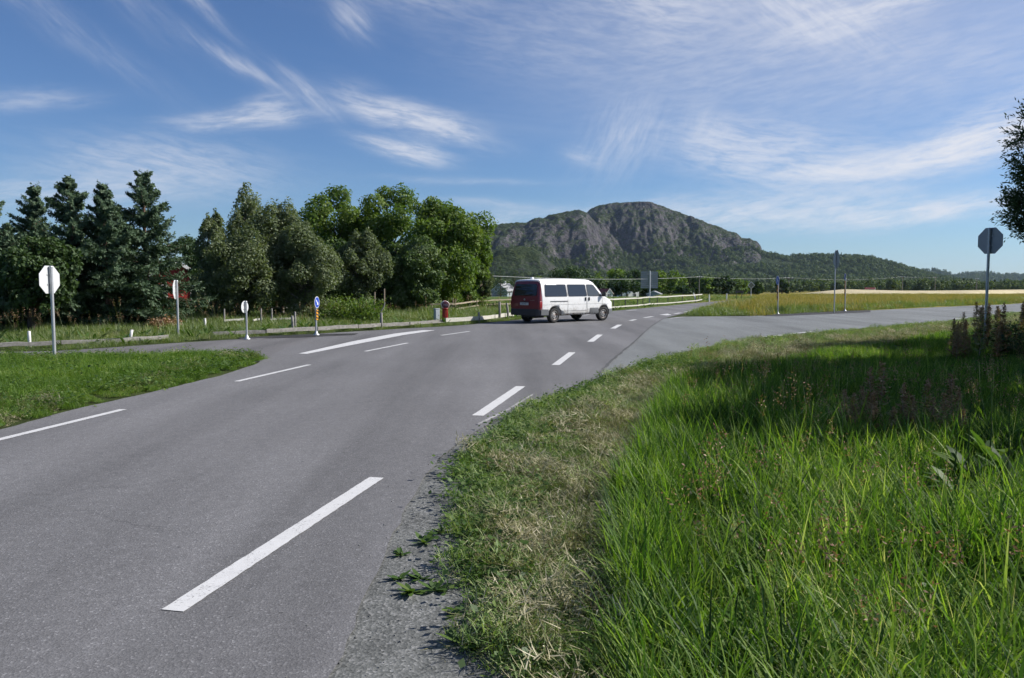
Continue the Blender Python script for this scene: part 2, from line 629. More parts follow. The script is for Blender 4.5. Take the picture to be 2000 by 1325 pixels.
def ground_mat():
    """turf and soil below the grass; meadow colours further away"""
    m_, t, out = new_mat('ground')
    b = t.node('ShaderNodeBsdfPrincipled')
    p = t.node('ShaderNodeNewGeometry').outputs['Position']
    s = t.node('ShaderNodeSeparateXYZ'); t.l.new(p, s.inputs[0])
    X, Y = s.outputs[0], s.outputs[1]
    n1 = t.noise(p, 1.2, 6, .65)
    soil = t.ramp(n1, [(.25, (.030, .034, .014)), (.5, (.045, .062, .018)), (.75, (.065, .085, .025))])
    n2 = t.noise(p, .09, 6, .6)
    n3 = t.noise(p, .9, 5, .7)
    meadow = t.ramp(n2, [(.3, (.16, .16, .036)), (.5, (.23, .20, .05)), (.68, (.30, .235, .075))])
    meadow = t.mix(1.0, meadow, t.ramp(n3, [(.25, .7), (.75, 1.3)]), 'MULTIPLY')
    green = t.ramp(n2, [(.3, (.06, .10, .022)), (.55, (.095, .135, .035)), (.7, (.14, .15, .045))])
    green = t.mix(1.0, green, t.ramp(n3, [(.25, .75), (.75, 1.25)]), 'MULTIPLY')
    u = t.m('DIVIDE', X, t.m('MAXIMUM', Y, 1.0))
    far = t.step(Y, 42.0, 60.0)
    wheat_edge = t.m('ADD', Y, t.m('MULTIPLY', t.m('SUBTRACT', n2, .5), 25.0))
    rightside = t.step(u, .20, .26)
    far_c = t.mix(rightside, green, meadow)
    c = t.mix(far, soil, far_c)
    t.l.new(c, b.inputs['Base Color'])
    b.inputs['Roughness'].default_value = 1.0
    b.inputs['Specular IOR Level'].default_value = 0.1
    bp = t.node('ShaderNodeBump'); bp.inputs['Strength'].default_value = .8; bp.inputs['Distance'].default_value = .12
    t.l.new(t.noise(p, 4.0, 6, .7), bp.inputs['Height'])
    t.l.new(bp.outputs[0], b.inputs['Normal'])
    t.l.new(b.outputs[0], out.inputs[0])
    return m_


M_GROUND = ground_mat()


def wheat_mat():
    m_, t, out = new_mat('wheat')
    b = t.node('ShaderNodeBsdfPrincipled')
    p = t.node('ShaderNodeNewGeometry').outputs['Position']
    mp = t.node('ShaderNodeMapping'); mp.inputs['Scale'].default_value = (.35, 1.6, 1); t.l.new(p, mp.inputs[0])
    c = t.ramp(t.noise(mp.outputs[0], .25, 6, .65), [(.3, (.40, .34, .20)), (.55, (.52, .45, .29)), (.75, (.60, .53, .36))])
    t.l.new(c, b.inputs['Base Color'])
    b.inputs['Roughness'].default_value = 1.0
    b.inputs['Specular IOR Level'].default_value = .1
    bp = t.node('ShaderNodeBump'); bp.inputs['Strength'].default_value = .6; bp.inputs['Distance'].default_value = .2
    t.l.new(t.noise(p, 2.0, 5, .7), bp.inputs['Height']); t.l.new(bp.outputs[0], b.inputs['Normal'])
    t.l.new(b.outputs[0], out.inputs[0])
    return m_


M_WHEAT = wheat_mat()
M_BARK = pbr('bark', (.085, .068, .052), .95, noise=(14, .45), bump=(30, .8, .02), spec=.2)
M_BARK_B = pbr('birch_bark', (.20, .185, .165), .9, noise=(9, .5), bump=(25, .6, .01), spec=.2, dirt=((.05, .045, .04), 7, .5, .6))
M_BARK_R = pbr('spruce_bark', (.125, .082, .062), .95, noise=(14, .45), bump=(26, .9, .02), spec=.2)
M_STEEL = pbr('galvanised_steel', (.47, .48, .49), .5, .55, noise=(20, .14), bump=(60, .1, .002))
M_SIGNBACK = pbr('sign_back', (.66, .67, .67), .55, .15, noise=(6, .06))
M_SIGNBACK_SHADE = pbr('sign_back_shaded', (.33, .34, .35), .6, .15, noise=(6, .08))  # darker copy of the sign back, the right signs' shade put into colour
M_SIGNRED = pbr('sign_red', (.50, .03, .03), .45, noise=(9, .08))
M_SIGNWHITE = pbr('sign_white', (.78, .78, .78), .45)
M_SIGNBLUE = pbr('sign_blue', (.012, .06, .42), .4, noise=(9, .08))
M_SIGNYEL = pbr('sign_yellow', (.75, .33, .02), .45, noise=(9, .08))
M_BLACK = pbr('sign_black', (.02, .02, .022), .5)
M_WOOD_G = pbr('weathered_wood', (.28, .265, .24), .9, noise=(12, .35), bump=(40, .6, .006), spec=.2)
M_WOOD_W = pbr('whitewashed_wood', (.55, .53, .46), .85, noise=(10, .16), bump=(30, .4, .005), spec=.25, dirt=((.33, .30, .23), 4, .62, .75))
M_WOOD_B = pbr('fence_wood', (.35, .29, .215), .9, noise=(12, .3), bump=(40, .6, .006), spec=.2)
M_WHITEP = pbr('white_post', (.70, .69, .66), .6, noise=(8, .12))
M_DARKP = pbr('dark_post', (.08, .075, .07), .8)

# ------------------------------------------------------------------ ground, roads
def grid_ground():
    ys = np.concatenate([np.linspace(-40, 90, 27), np.geomspace(100, 9000, 46)])
    xs = np.concatenate([-np.geomspace(9000, 60, 34), np.linspace(-50, 50, 21), np.geomspace(60, 9000, 34)])
    ys = np.concatenate([-np.geomspace(2000, 60, 12), ys])
    XX, YY = np.meshgrid(xs, ys)
    Z = gz(XX, YY)
    V = np.stack([XX, YY, Z], -1).reshape(-1, 3)
    nx, ny = len(xs), len(ys)
    i = np.arange(nx * ny).reshape(ny, nx)
    Fc = np.stack([i[:-1, :-1], i[:-1, 1:], i[1:, 1:], i[1:, :-1]], -1).reshape(-1, 4)
    o = link('ground', mesh_np('ground', V, Fc, smooth=True), None, [M_GROUND])
    return tag(o, 'grassy valley ground around the road crossing', kind='structure')


grid_ground()


def densify(poly, step=0.35, jit=0.0, seed=0):
    rg = random.Random(seed)
    outp = []
    n = len(poly)
    for i in range(n):
        a, b = Vector(poly[i]), Vector(poly[(i + 1) % n])
        k = max(1, int((b - a).length / step))
        k = min(k, 60)
        nrm = Vector((-(b - a).y, (b - a).x)).normalized() if (b - a).length > 1e-6 else Vector((0, 0))
        for j in range(k):
            p = a.lerp(b, j / k) + nrm * (rg.uniform(-jit, jit))
            outp.append((p.x, p.y))
    return outp


def catmull(pts, sub=6):
    P = [Vector(p) for p in pts]
    P = [P[0] * 2 - P[1]] + P + [P[-1] * 2 - P[-2]]
    o = []
    for i in range(1, len(P) - 2):
        for k in range(sub):
            t = k / sub
            a, b, c, d = P[i - 1], P[i], P[i + 1], P[i + 2]
            o.append(tuple(.5 * ((2 * b) + (c - a) * t + (2 * a - 5 * b + 4 * c - d) * t * t + (3 * b - a - 3 * c + d) * t ** 3)))
    o.append(tuple(P[-2]))
    return o


def sheet(name, poly, z, mat, label=None, parent=None, kind='structure'):
    b = bmesh.new()
    vs = [b.verts.new((x, y, z + float(gz(x, y)))) for x, y in poly]
    es = [b.edges.new((vs[i], vs[(i + 1) % len(vs)])) for i in range(len(vs))]
    bmesh.ops.triangle_fill(b, use_beauty=True, use_dissolve=False, edges=es)
    for f in b.faces:
        if f.normal.z < 0:
            f.normal_flip()
    me = bpy.data.meshes.new(name)
    b.to_mesh(me)
    b.free()
    o = link(name, me, parent, [mat])
    if not parent:
        tag(o, label, kind=kind)
    return o


G = lambda L: [gp(*p) for p in L]
edge_left = [(-6.6, -8), (-6.25, 2)] + G([(0, 842), (150, 801), (300, 767), (430, 736), (500, 713)])
mouth_left = G([(512, 704), (560, 680), (620, 658)])
edge_far_left = catmull(G([(620, 653), (780, 643.5), (900, 636.5), (998, 627), (1100, 617), (1195, 608.5), (1280, 600.5), (1340, 594.5), (1400, 589), (1440, 585.2)]), 5)
edge_far_right = catmull(G([(1462, 585.6), (1440, 590), (1400, 598.5), (1360, 607), (1330, 614.5), (1296, 623)]), 4)
mouth_right = catmull(G([(1296, 623), (1270, 640), (1240, 668), (1195, 706), (1165, 738)]), 4)
asph_edge = catmull(G([(1165, 741), (1060, 778), (965, 826), (872, 886), (812, 962), (772, 1045), (712, 1180), (640, 1325)]) + [(-.95, 2.0), (-1.25, -3), (-1.5, -8)], 5)
main_poly = edge_left + mouth_left + edge_far_left + edge_far_right + mouth_right[1:] + asph_edge
road = sheet('main_road', densify(main_poly, .22, .018, 3), .016, M_ASPH, 'grey asphalt main road bending away to the right')

def seam_strip(pts, w):
    L_, R_ = [], []
    for i, p in enumerate(pts):
        d = Vector(pts[min(i + 1, len(pts) - 1)]) - Vector(pts[max(i - 1, 0)])
        n_ = Vector((-d.y, d.x)).normalized() * w / 2
        L_.append((p[0] + n_.x, p[1] + n_.y)); R_.append((p[0] - n_.x, p[1] - n_.y))
    return L_ + R_[::-1]


sheet('asphalt_seam', densify(seam_strip(mouth_right, .06), .2, .02, 12), .0200, M_SEAM, parent=road)
# near edge of the right arm, seen as the grass line
grass_edge = catmull([(.05, -8), (-.05, 1.5)] + G([(937, 1325), (887, 1170), (864, 1060), (882, 930), (952, 850), (1052, 790), (1172, 742), (1290, 702), (1390, 677), (1500, 660), (1700, 641), (1900, 623)]) + [(33, 50), (60, 77), (120, 137)], 6)
far_right = catmull(G([(1296, 623), (1330, 619.5), (1420, 618.5), (1500, 617), (1600, 612), (1750, 604.5), (1900, 597.5), (2000, 592.5)]) + [(82, 112), (132, 162)], 5)
right_poly = [gp(1165, 738)] + [p for p in grass_edge if p[1] > gp(1172, 742)[1] - .01] + far_right[::-1] + [gp(1240, 640)]
sheet('right_road', densify(right_poly, .4, .02, 5), .011, M_ASPH_R, 'paler asphalt road arm branching off to the right')
left_near = catmull([gp(480, 712), gp(505, 702.5), gp(470, 692), (-8.6, 18.4), (-11.5, 17.9), (-16, 16.6), (-30, 11), (-60, -3)], 5)
left_far = catmull([(-60, 3), (-30, 14.5), (-17.5, 19.6)] + G([(40, 688), (177, 682.5), (300, 674), (400, 667.5), (540, 659), (640, 652.5)]), 5)
left_poly = left_near + left_far + [gp(640, 680)]
sheet('left_road', densify(left_poly, .35, .02, 6), .011, M_ASPH_L, 'narrow asphalt road arm leaving to the left')
# gravel shoulder between asphalt and turf
ge_near = [p for p in grass_edge if p[1] < gp(1172, 742)[1] + 2]
ae_near = [p for p in asph_edge]
shoulder = [(x + .22, y) for x, y in ge_near] + [(x - .15, y) for x, y in ae_near]
sheet('gravel_shoulder', densify(shoulder, .25, .03, 8), .006, M_GRAVEL, 'grey gravel shoulder beside the main road')
# dark fresh patches round the sign feet
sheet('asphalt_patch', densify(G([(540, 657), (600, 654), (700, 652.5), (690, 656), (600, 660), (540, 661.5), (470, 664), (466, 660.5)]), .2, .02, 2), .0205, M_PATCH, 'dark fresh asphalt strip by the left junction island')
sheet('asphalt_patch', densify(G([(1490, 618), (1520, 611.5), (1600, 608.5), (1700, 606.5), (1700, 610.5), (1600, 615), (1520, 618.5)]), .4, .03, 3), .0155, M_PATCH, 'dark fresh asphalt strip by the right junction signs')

# lane markings: each a painted sheet lying on the road
def dash(quad, seed, mat=M_PAINT, z=.0205, name='lane_dash'):
    return sheet(name, densify(quad, .05, .003, seed), z, mat, parent=road)


def seg(px0, px1, width, seed, mat=M_PAINT, name='lane_dash', z=.0205):
    a, b = Vector(gp(*px0)), Vector(gp(*px1))
    n = Vector((-(b - a).y, (b - a).x)).normalized() * width / 2
    return dash([tuple(a - n), tuple(b - n), tuple(b + n), tuple(a + n)], seed, mat, z, name)


right_dashes = [((337, 1200), (736, 937), .13), ((933, 815), (1017, 757), .155), ((1085, 715), (1117.5, 690), .17), ((1153, 669), (1172, 655), .19),
                ((1197, 643), (1210.5, 635.5), .2), ((1231, 627.5), (1241, 625), .2), ((1259, 621.5), (1275, 619), .2)]
for i, (a, b, w) in enumerate(right_dashes):
    seg(a, b, w, i + 10)
for i, (a, b, w) in enumerate([((-90, 884), (241, 802.5), .11), ((462, 747.5), (604, 714.5), .11), ((713.5, 688), (796, 671.5), .11), ((862, 656.5), (917, 648.5), .11),
                               ((1140, 616.5), (1160, 614), .14), ((1224, 608), (1243, 606), .14)]):
    seg(a, b, w, i + 30)
for i, (a, b) in enumerate([((1317, 614), (1329, 612)), ((1338, 610), (1350, 608)), ((1357, 606), (1368, 604)), ((1374, 602.6), (1384, 600.8)), ((1389, 599.8), (1397, 598)), ((1402, 597), (1409, 595.5))]):
    seg(a, b, .2, i + 50)
dash(G([(583, 692.5), (600, 693), (700, 673), (790, 655.5), (850, 646.5), (826, 646.3), (770, 653), (690, 668)]), 71, name='wedge_line')
dash(G([(1288, 615.6), (1304, 613.6), (1312, 616), (1302, 617)]), 72, name='corner_mark')
dash(G([(1306, 624.5), (1344, 619.4), (1330, 619.8), (1312, 622.5)]), 73, M_WORN, name='corner_mark')
dash(G([(930, 832), (985, 805), (1040, 772), (1042, 774), (988, 807.5), (934, 833.5)]), 74, M_WORN, name='worn_line')
seg((470, 664.8), (540, 661.2), .12, 75, M_WORN, 'worn_line')
seg((650, 655.5), (688, 653), .12, 76, M_WORN, 'worn_line')
rr = bpy.data.objects['right_road']
for i, (a, b) in enumerate([((1490, 659.6), (1530, 655.8)), ((1545, 653.2), (1588, 649)), ((1862, 624), (1892, 621.5))]):
    o = seg(a, b, .16, 80 + i)
    o.parent = rr

# ------------------------------------------------------------------ mountains
def mountain_mat(name, rock_lo, veg_lo, forest):
    m_, t, out = new_mat(name)
    b = t.node('ShaderNodeBsdfPrincipled')
    gnode = t.node('ShaderNodeNewGeometry')
    p = gnode.outputs['Position']
    ns = t.node('ShaderNodeSeparateXYZ'); t.l.new(gnode.outputs['True Normal'], ns.inputs[0])
    mp = t.node('ShaderNodeMapping'); mp.inputs['Scale'].default_value = (1, 1, .35); t.l.new(p, mp.inputs[0])
    n1 = t.noise(p, .012, 8, .68)
    n2 = t.noise(mp.outputs[0], .045, 8, .7)
    n3 = t.noise(p, .15, 5, .7)
    rock = t.ramp(n2, [(.30, (.022, .022, .029)), (.43, (.072, .068, .077)), (.57, (.135, .123, .128)), (.76, (.235, .212, .208))])
    rock = t.mix(1.0, rock, t.ramp(n3, [(.3, .7), (.7, 1.3)]), 'MULTIPLY')
    veg = t.ramp(n3, [(.28, (.016, .030, .013)), (.5, (.036, .056, .023)), (.72, (.066, .090, .036))])
    veg = t.mix(t.step(n1, .42, .62), veg, t.mix(1.0, veg, (1.2, 1.1, .95), 'MULTIPLY'))
    f = t.m('ADD', ns.outputs[2], t.m('ADD', t.m('MULTIPLY', t.m('SUBTRACT', n1, .5), 1.35), t.m('MULTIPLY', t.m('SUBTRACT', n2, .5), .8)))
    fac = t.step(f, rock_lo, veg_lo)
    c = t.mix(fac, rock, veg)
    t.l.new(c, b.inputs['Base Color'])
    b.inputs['Roughness'].default_value = 1.0
    b.inputs['Specular IOR Level'].default_value = .08
    bp = t.node('ShaderNodeBump'); bp.inputs['Strength'].default_value = 1.0; bp.inputs['Distance'].default_value = 13.0
    t.l.new(t.m('ADD', n2, t.m('MULTIPLY', n3, .55)), bp.inputs['Height'])
    t.l.new(bp.outputs[0], b.inputs['Normal'])
    t.l.new(b.outputs[0], out.inputs[0])
    return m_


M_MOUNT = mountain_mat('mountain_rock', .48, .86, False)
M_HILL = mountain_mat('hill_green', .20, .42, True)


def mound(name, label, sil, dfront, dridge, dback, mat, seed, nu=300, nd=150, rough=1.0, prof=None, cliff=1.0):
    us = np.array([p[0] for p in sil], float)
    vs = np.array([p[1] for p in sil], float)
    u = np.linspace(us[0], us[-1], nu)
    ang = (u - 1000) / F_PX
    hpx = np.maximum(556.0 - np.interp(u, us, vs), 0.0)
    H = hpx / F_PX * dridge                      # ridge height above the eye
    prof = prof or [(0, 0), (.18, .10), (.42, .30), (.60, .62), (.74, .82), (.88, .955), (1, 1)]
    pt = np.array([p[0] for p in prof]); pv = np.array([p[1] for p in prof])
    tt = np.concatenate([np.linspace(0, 1, nd), 1 + np.linspace(0, 1, 14)[1:]])
    UU, TT = np.meshgrid(u, tt)
    AA = (UU - 1000) / F_PX
    Hh = np.broadcast_to(H, UU.shape)
    D = np.where(TT <= 1, dfront + TT * (dridge - dfront), dridge + (TT - 1) * (dback - dridge))
    X, Y = AA * D, D
    # buttresses and gullies: the slope profile wanders in and out
    warp = (fbm(X * .006, Y * .002, 0, 4, seed) - .5) * .34 + (fbm(X * .022, Y * .006, 0, 4, seed + 5, .6) - .5) * .20
    fade = np.clip(TT / .15, 0, 1) * np.clip((1.02 - TT) / .22, 0, 1)
    ts = np.clip(TT + warp * fade * rough, 0, 1)
    g = np.where(TT <= 1, np.interp(ts, pt, pv), np.cos(np.clip(TT - 1, 0, 1) * math.pi / 2) ** 1.2)
    Z = Hh * g
    rid = 1 - np.abs(2 * fbm(X * .028, Y * .028, Z * .010, 5, seed + 9, .6) - 1)
    Z = Z + (rid - .75) * 20 * rough * np.clip(Hh / 90, 0, 1) * (.25 + .75 * fade) + (fbm(X * .09, Y * .09, Z * .05, 3, seed + 30) - .5) * 7 * rough * np.clip(Hh / 60, 0, 1)
    Z = Z + (-6 - 0) * (1 - np.clip(TT / .03, 0, 1)) * 1.0 + EYE * (g > 0) - 3.0 * (1 - g)
    V = np.stack([X, Y, Z], -1)
    i = np.arange(V.shape[0] * V.shape[1]).reshape(V.shape[:2])
    Fc = np.stack([i[:-1, :-1], i[:-1, 1:], i[1:, 1:], i[1:, :-1]], -1).reshape(-1, 4)
    o = link(name, mesh_np(name, V.reshape(-1, 3), Fc, smooth=False), None, [mat])
    tag(o, label, kind='structure')
    return V


V_main = mound('mountain', 'grey rocky dome mountain rising behind the van',
               [(1060, 520), (1100, 470), (1130, 436), (1150, 412), (1175, 403), (1200, 400), (1235, 398), (1262, 399), (1280, 404), (1310, 413), (1340, 425), (1370, 435), (1400, 446), (1425, 456), (1436, 458), (1446, 466), (1462, 468), (1474, 473), (1482, 482), (1487, 495), (1500, 512), (1520, 545), (1540, 560)],
               1380, 1850, 2500, M_MOUNT, 3, 420, 190)
V_sh = mound('mountain_shoulder', 'lower left shoulder of the rocky mountain',
             [(520, 556), (620, 535), (700, 512), (780, 490), (860, 466), (900, 456), (940, 447), (985, 440), (1030, 437), (1045, 431), (1060, 430), (1075, 423), (1090, 420), (1110, 414), (1130, 413), (1146, 419), (1165, 440), (1190, 470), (1215, 500), (1245, 532), (1262, 556)],
             1180, 1650, 2200, M_MOUNT, 21, 320, 150)
V_kn = mound('mountain_knob', 'craggy rock knob at the foot of the mountain',
             [(915, 545), (935, 520), (955, 498), (975, 489), (1010, 485), (1040, 487), (1058, 499), (1080, 518), (1110, 540), (1140, 552), (1200, 558)],
             860, 1080, 1300, M_MOUNT, 44, 200, 100, .8, [(0, 0), (.2, .08), (.45, .45), (.62, .85), (.85, .97), (1, 1)])
V_hill = mound('forested_hill', 'long green wooded hill running right from the mountain',
               [(1180, 552), (1240, 535), (1300, 524), (1370, 510), (1430, 499), (1480, 496), (1500, 500), (1530, 505), (1560, 505), (1590, 503), (1620, 506), (1650, 506), (1690, 508), (1720, 515), (1750, 522), (1780, 531), (1800, 537), (1850, 547), (1900, 555)],
               1100, 1750, 2300, M_HILL, 63, 320, 110, .8, [(0, 0), (.3, .2), (.6, .55), (.85, .9), (1, 1)])
V_ridge = mound('far_ridge', 'distant low blue green ridge at the right',
                [(1680, 549), (1740, 541), (1790, 532), (1805, 530), (1820, 529), (1845, 534), (1863, 540), (1890, 536), (1920, 535), (1960, 538), (2000, 540), (2060, 537), (2150, 541), (2300, 546)],
                2600, 3300, 4000, M_HILL, 85, 220, 60, .7, [(0, 0), (.3, .2), (.6, .55), (.85, .9), (1, 1)])


# pale ripe corn field on the far right
def field():
    us = np.linspace(1560, 2250, 40)
    d0 = np.interp(us, [1560, 1600, 1740, 1900, 2000, 2250], [205, 178, 176, 190, 240, 300])
    d1 = np.interp(us, [1560, 1700, 2000, 2250], [330, 420, 460, 500])
    V, Fc = [], []
    nd = 24
    for i, u in enumerate(us):
        for j in range(nd):
            d = d0[i] + (d1[i] - d0[i]) * (j / (nd - 1)) ** 1.6
            X = (u - 1000) / F_PX * d
            V.append((X, d, float(gz(X, d)) + 1.1 * min(1, j / 3.0) * min(1, (u - 1560) / 90) + .25 * math.sin(u * .013)))
    i = np.arange(len(us) * nd).reshape(len(us), nd)
    Fc = np.stack([i[:-1, :-1], i[1:, :-1], i[1:, 1:], i[:-1, 1:]], -1).reshape(-1, 4)
    o = link('corn_field', mesh_np('corn_field', V, Fc, smooth=True), None, [M_WHEAT])
    tag(o, 'pale ripe corn field beyond the yellow meadow', kind='structure')


field()

# ------------------------------------------------------------------ scattering (grass, forest)
def gn_group(coll):
    ng = bpy.data.node_groups.new('scatter_' + coll.name, 'GeometryNodeTree')
    ng.interface.new_socket('Geometry', in_out='INPUT', socket_type='NodeSocketGeometry')
    ng.interface.new_socket('Geometry', in_out='OUTPUT', socket_type='NodeSocketGeometry')
    n = ng.nodes
    gi, go = n.new('NodeGroupInput'), n.new('NodeGroupOutput')
    ip = n.new('GeometryNodeInstanceOnPoints')
    ci = n.new('GeometryNodeCollectionInfo')
    ci.inputs[0].default_value = coll
    ci.inputs['Separate Children'].default_value = True
    ci.inputs['Reset Children'].default_value = True
    ip.inputs['Pick Instance'].default_value = True
    def attr(nm, ty):
        a = n.new('GeometryNodeInputNamedAttribute')
        a.data_type = ty
        a.inputs[0].default_value = nm
        return a.outputs[0]
    L = ng.links
    L.new(gi.outputs[0], ip.inputs['Points'])
    L.new(ci.outputs[0], ip.inputs['Instance'])
    L.new(attr('idx', 'INT'), ip.inputs['Instance Index'])
    L.new(attr('rot', 'FLOAT_VECTOR'), ip.inputs['Rotation'])
    L.new(attr('scl', 'FLOAT_VECTOR'), ip.inputs['Scale'])
    L.new(ip.outputs[0], go.inputs[0])
    return ng


def source(name, objs):
    c = bpy.data.collections.new(name)
    for i, me in enumerate(objs):
        o = bpy.data.objects.new('%s_%02d' % (name, i), me)
        c.objects.link(o)
    return c, gn_group(c), len(objs)


def scatter(name, label, cat, src, pts, scl, rng, tilt=.15, zs=(0.85, 1.2), idx=None):
    coll, ng, k = src
    n = len(pts)
    me = bpy.data.meshes.new(name)
    me.vertices.add(n)
    me.vertices.foreach_set('co', np.asarray(pts, np.float32).ravel())
    rot = np.stack([rng.normal(0, tilt, n), rng.normal(0, tilt, n), rng.uniform(0, 6.283, n)], -1)
    a = me.attributes.new('rot', 'FLOAT_VECTOR', 'POINT'); a.data.foreach_set('vector', rot.astype(np.float32).ravel())
    sc = np.asarray(scl, float).reshape(-1, 1) * np.ones((n, 3))
    sc[:, 2] *= rng.uniform(zs[0], zs[1], n)
    a = me.attributes.new('scl', 'FLOAT_VECTOR', 'POINT'); a.data.foreach_set('vector', sc.astype(np.float32).ravel())
    a = me.attributes.new('idx', 'INT', 'POINT'); a.data.foreach_set('value', (rng.integers(0, k, n) if idx is None else idx).astype(np.int32))
    o = link(name, me)
    md = o.modifiers.new('scatter', 'NODES')
    md.node_group = ng
    return tag(o, label, cat, kind='stuff')


def grass_mat(name, cols, patch, trans=.45, gloss=.07, amount=.22):
    m_, t, out = new_mat(name)
    a = t.node('ShaderNodeAttribute', attribute_name='tint').outputs['Fac']
    p = t.node('ShaderNodeNewGeometry').outputs['Position']
    n = t.noise(p, patch, 3, .6)
    f = t.m('ADD', a, t.m('MULTIPLY', t.m('SUBTRACT', n, .5), amount * 4), clamp=True)
    k = len(cols)
    c = t.ramp(f, [(cc[0], cc[1]) for cc in cols])
    d = t.node('ShaderNodeBsdfDiffuse'); tr = t.node('ShaderNodeBsdfTranslucent'); gl = t.node('ShaderNodeBsdfGlossy')
    gl.inputs['Roughness'].default_value = .55
    t.l.new(c, d.inputs[0])
    t.l.new(t.mix(1.0, c, (1.2, 1.3, .55), 'MULTIPLY'), tr.inputs[0])
    m1 = t.node('ShaderNodeMixShader'); m1.inputs[0].default_value = trans
    t.l.new(d.outputs[0], m1.inputs[1]); t.l.new(tr.outputs[0], m1.inputs[2])
    m2 = t.node('ShaderNodeMixShader'); m2.inputs[0].default_value = gloss
    t.l.new(m1.outputs[0], m2.inputs[1]); t.l.new(gl.outputs[0], m2.inputs[2])
    t.l.new(m2.outputs[0], out.inputs[0])
    return m_


GREEN = [(0, (.024, .064, .011)), (.25, (.062, .140, .018)), (.5, (.128, .235, .028)), (.75, (.225, .335, .046)), (.92, (.34, .43, .12)), (1, (.52, .49, .29))]
LAWN = [(0, (.055, .125, .014)), (.35, (.105, .205, .020)), (.7, (.170, .275, .030)), (.9, (.25, .32, .055)), (1, (.36, .34, .14))]
VERGE = [(0, (.07, .125, .022)), (.35, (.13, .20, .032)), (.65, (.20, .26, .05)), (.85, (.29, .30, .085)), (1, (.38, .31, .15))]
MEADOW = [(0, (.17, .19, .038)), (.3, (.27, .25, .055)), (.55, (.37, .30, .075)), (.8, (.45, .33, .10)), (1, (.50, .37, .16))]
HAY = [(0, (.10, .11, .048)), (.3, (.225, .215, .115)), (.65, (.38, .345, .215)), (1, (.60, .55, .41))]
STUB = [(0, (.065, .130, .028)), (.3, (.140, .230, .055)), (.6, (.24, .315, .105)), (.85, (.36, .40, .19)), (1, (.50, .49, .32))]
M_TALL = grass_mat('tall_grass', GREEN, .9, .50, .02)
M_LAWN = grass_mat('lawn_grass', LAWN, .7, .45, .03)
M_VERGE = grass_mat('verge_grass', VERGE, .35)
M_MEADOW = grass_mat('meadow_grass', MEADOW, .10, .3, .04, .3)
M_STUB = grass_mat('mown_stubble', STUB, 1.3, .35, .03)
M_HAY = grass_mat('cut_hay', HAY, 1.6, .2, .02, .28)
M_WEED = grass_mat('weed_leaf', [(0, (.04, .085, .018)), (.5, (.08, .15, .03)), (1, (.15, .21, .05))], 1.0, .4, .03)
M_RUST = grass_mat('rust_weed', [(0, (.20, .09, .055)), (.5, (.34, .20, .12)), (1, (.46, .33, .20))], 2.0, .25, .03)


def blades(n, h, w, spread, t0, bend, rng, segs=3, lift=0.0, tip=.08, leafy=False):
    """bent blades; returns verts, quads, tint per quad"""
    ln = rng.uniform(h[0], h[1], n)
    wd = rng.uniform(w[0], w[1], n)
    r_ = spread * np.sqrt(rng.uniform(0, 1, n)); ph = rng.uniform(0, 6.283, n)
    bx, by = r_ * np.cos(ph), r_ * np.sin(ph)
    bz = rng.uniform(0, lift, n) if lift else np.zeros(n)
    az = rng.uniform(0, 6.283, n)
    th0 = rng.uniform(t0[0], t0[1], n)
    bd = rng.uniform(bend[0], bend[1], n)
    V = np.zeros((n, segs + 1, 2, 3))
    px, py, pz = bx.copy(), by.copy(), bz.copy()
    tw = rng.uniform(-.5, .5, n)
    for s in range(segs + 1):
        f = s / segs
        width = wd * (1 - (1 - tip) * f ** 1.6) * (.75 + .25 * min(1, f * 3))
        if leafy:
            width = wd * max(.10, math.sin(math.pi * (.06 + .90 * f ** 1.25)))
        sx, sy = -np.sin(az + tw * f), np.cos(az + tw * f)
        V[:, s, 0] = np.stack([px - sx * width / 2, py - sy * width / 2, pz], -1)
        V[:, s, 1] = np.stack([px + sx * width / 2, py + sy * width / 2, pz], -1)
        th = th0 + bd * (f + .5 / segs)
        d = ln / segs
        px = px + np.cos(az) * np.sin(th) * d
        py = py + np.sin(az) * np.sin(th) * d
        pz = pz + np.cos(th) * d
    idx = np.arange(n * (segs + 1) * 2).reshape(n, segs + 1, 2)
    Fq = np.stack([idx[:, :-1, 0], idx[:, :-1, 1], idx[:, 1:, 1], idx[:, 1:, 0]], -1).reshape(-1, 4)
    tint = np.repeat(np.clip(rng.beta(1.6, 2.0, n), 0, 1), segs)
    return V.reshape(-1, 3), Fq, tint


def leaves(P, N, size, rng, aspect=(1.2, 1.9), tint=None):
    """diamond leaves at points P facing N"""
    n = len(P)
    N = N / np.maximum(np.linalg.norm(N, axis=1, keepdims=True), 1e-6)
    T = rng.normal(size=(n, 3)); T -= (T * N).sum(1, keepdims=True) * N
    T /= np.maximum(np.linalg.norm(T, axis=1, keepdims=True), 1e-6)
    B = np.cross(N, T)
    s = np.asarray(size).reshape(-1, 1) * np.ones((n, 1))
    a = rng.uniform(aspect[0], aspect[1], (n, 1))
    V = np.stack([P - T * s * a * .5, P + B * s * .5 - T * s * .08, P + T * s * a * .5, P - B * s * .5 - T * s * .08], 1)
    Fq = np.arange(n * 4).reshape(n, 4)
    return V.reshape(-1, 3), Fq, (rng.uniform(0, 1, n) if tint is None else tint)


def join(parts):
    V, Fq, T, Mi = [], [], [], []
    o = 0
    for p in parts:
        v, f, t_ = p[:3]
        V.append(v); Fq.append(f + o); T.append(t_); Mi.append(np.full(len(f), p[3] if len(p) > 3 else 0))
        o += len(v)
    return np.concatenate(V), np.concatenate(Fq), np.concatenate(T), np.concatenate(Mi)


def tmesh(name, parts, mats):
    V, Fq, T, Mi = join(parts)
    me = mesh_np(name, V, Fq, Mi, attr={'tint': T})
    for m_ in mats:
        me.materials.append(m_)
    return me


rng = np.random.default_rng(11)


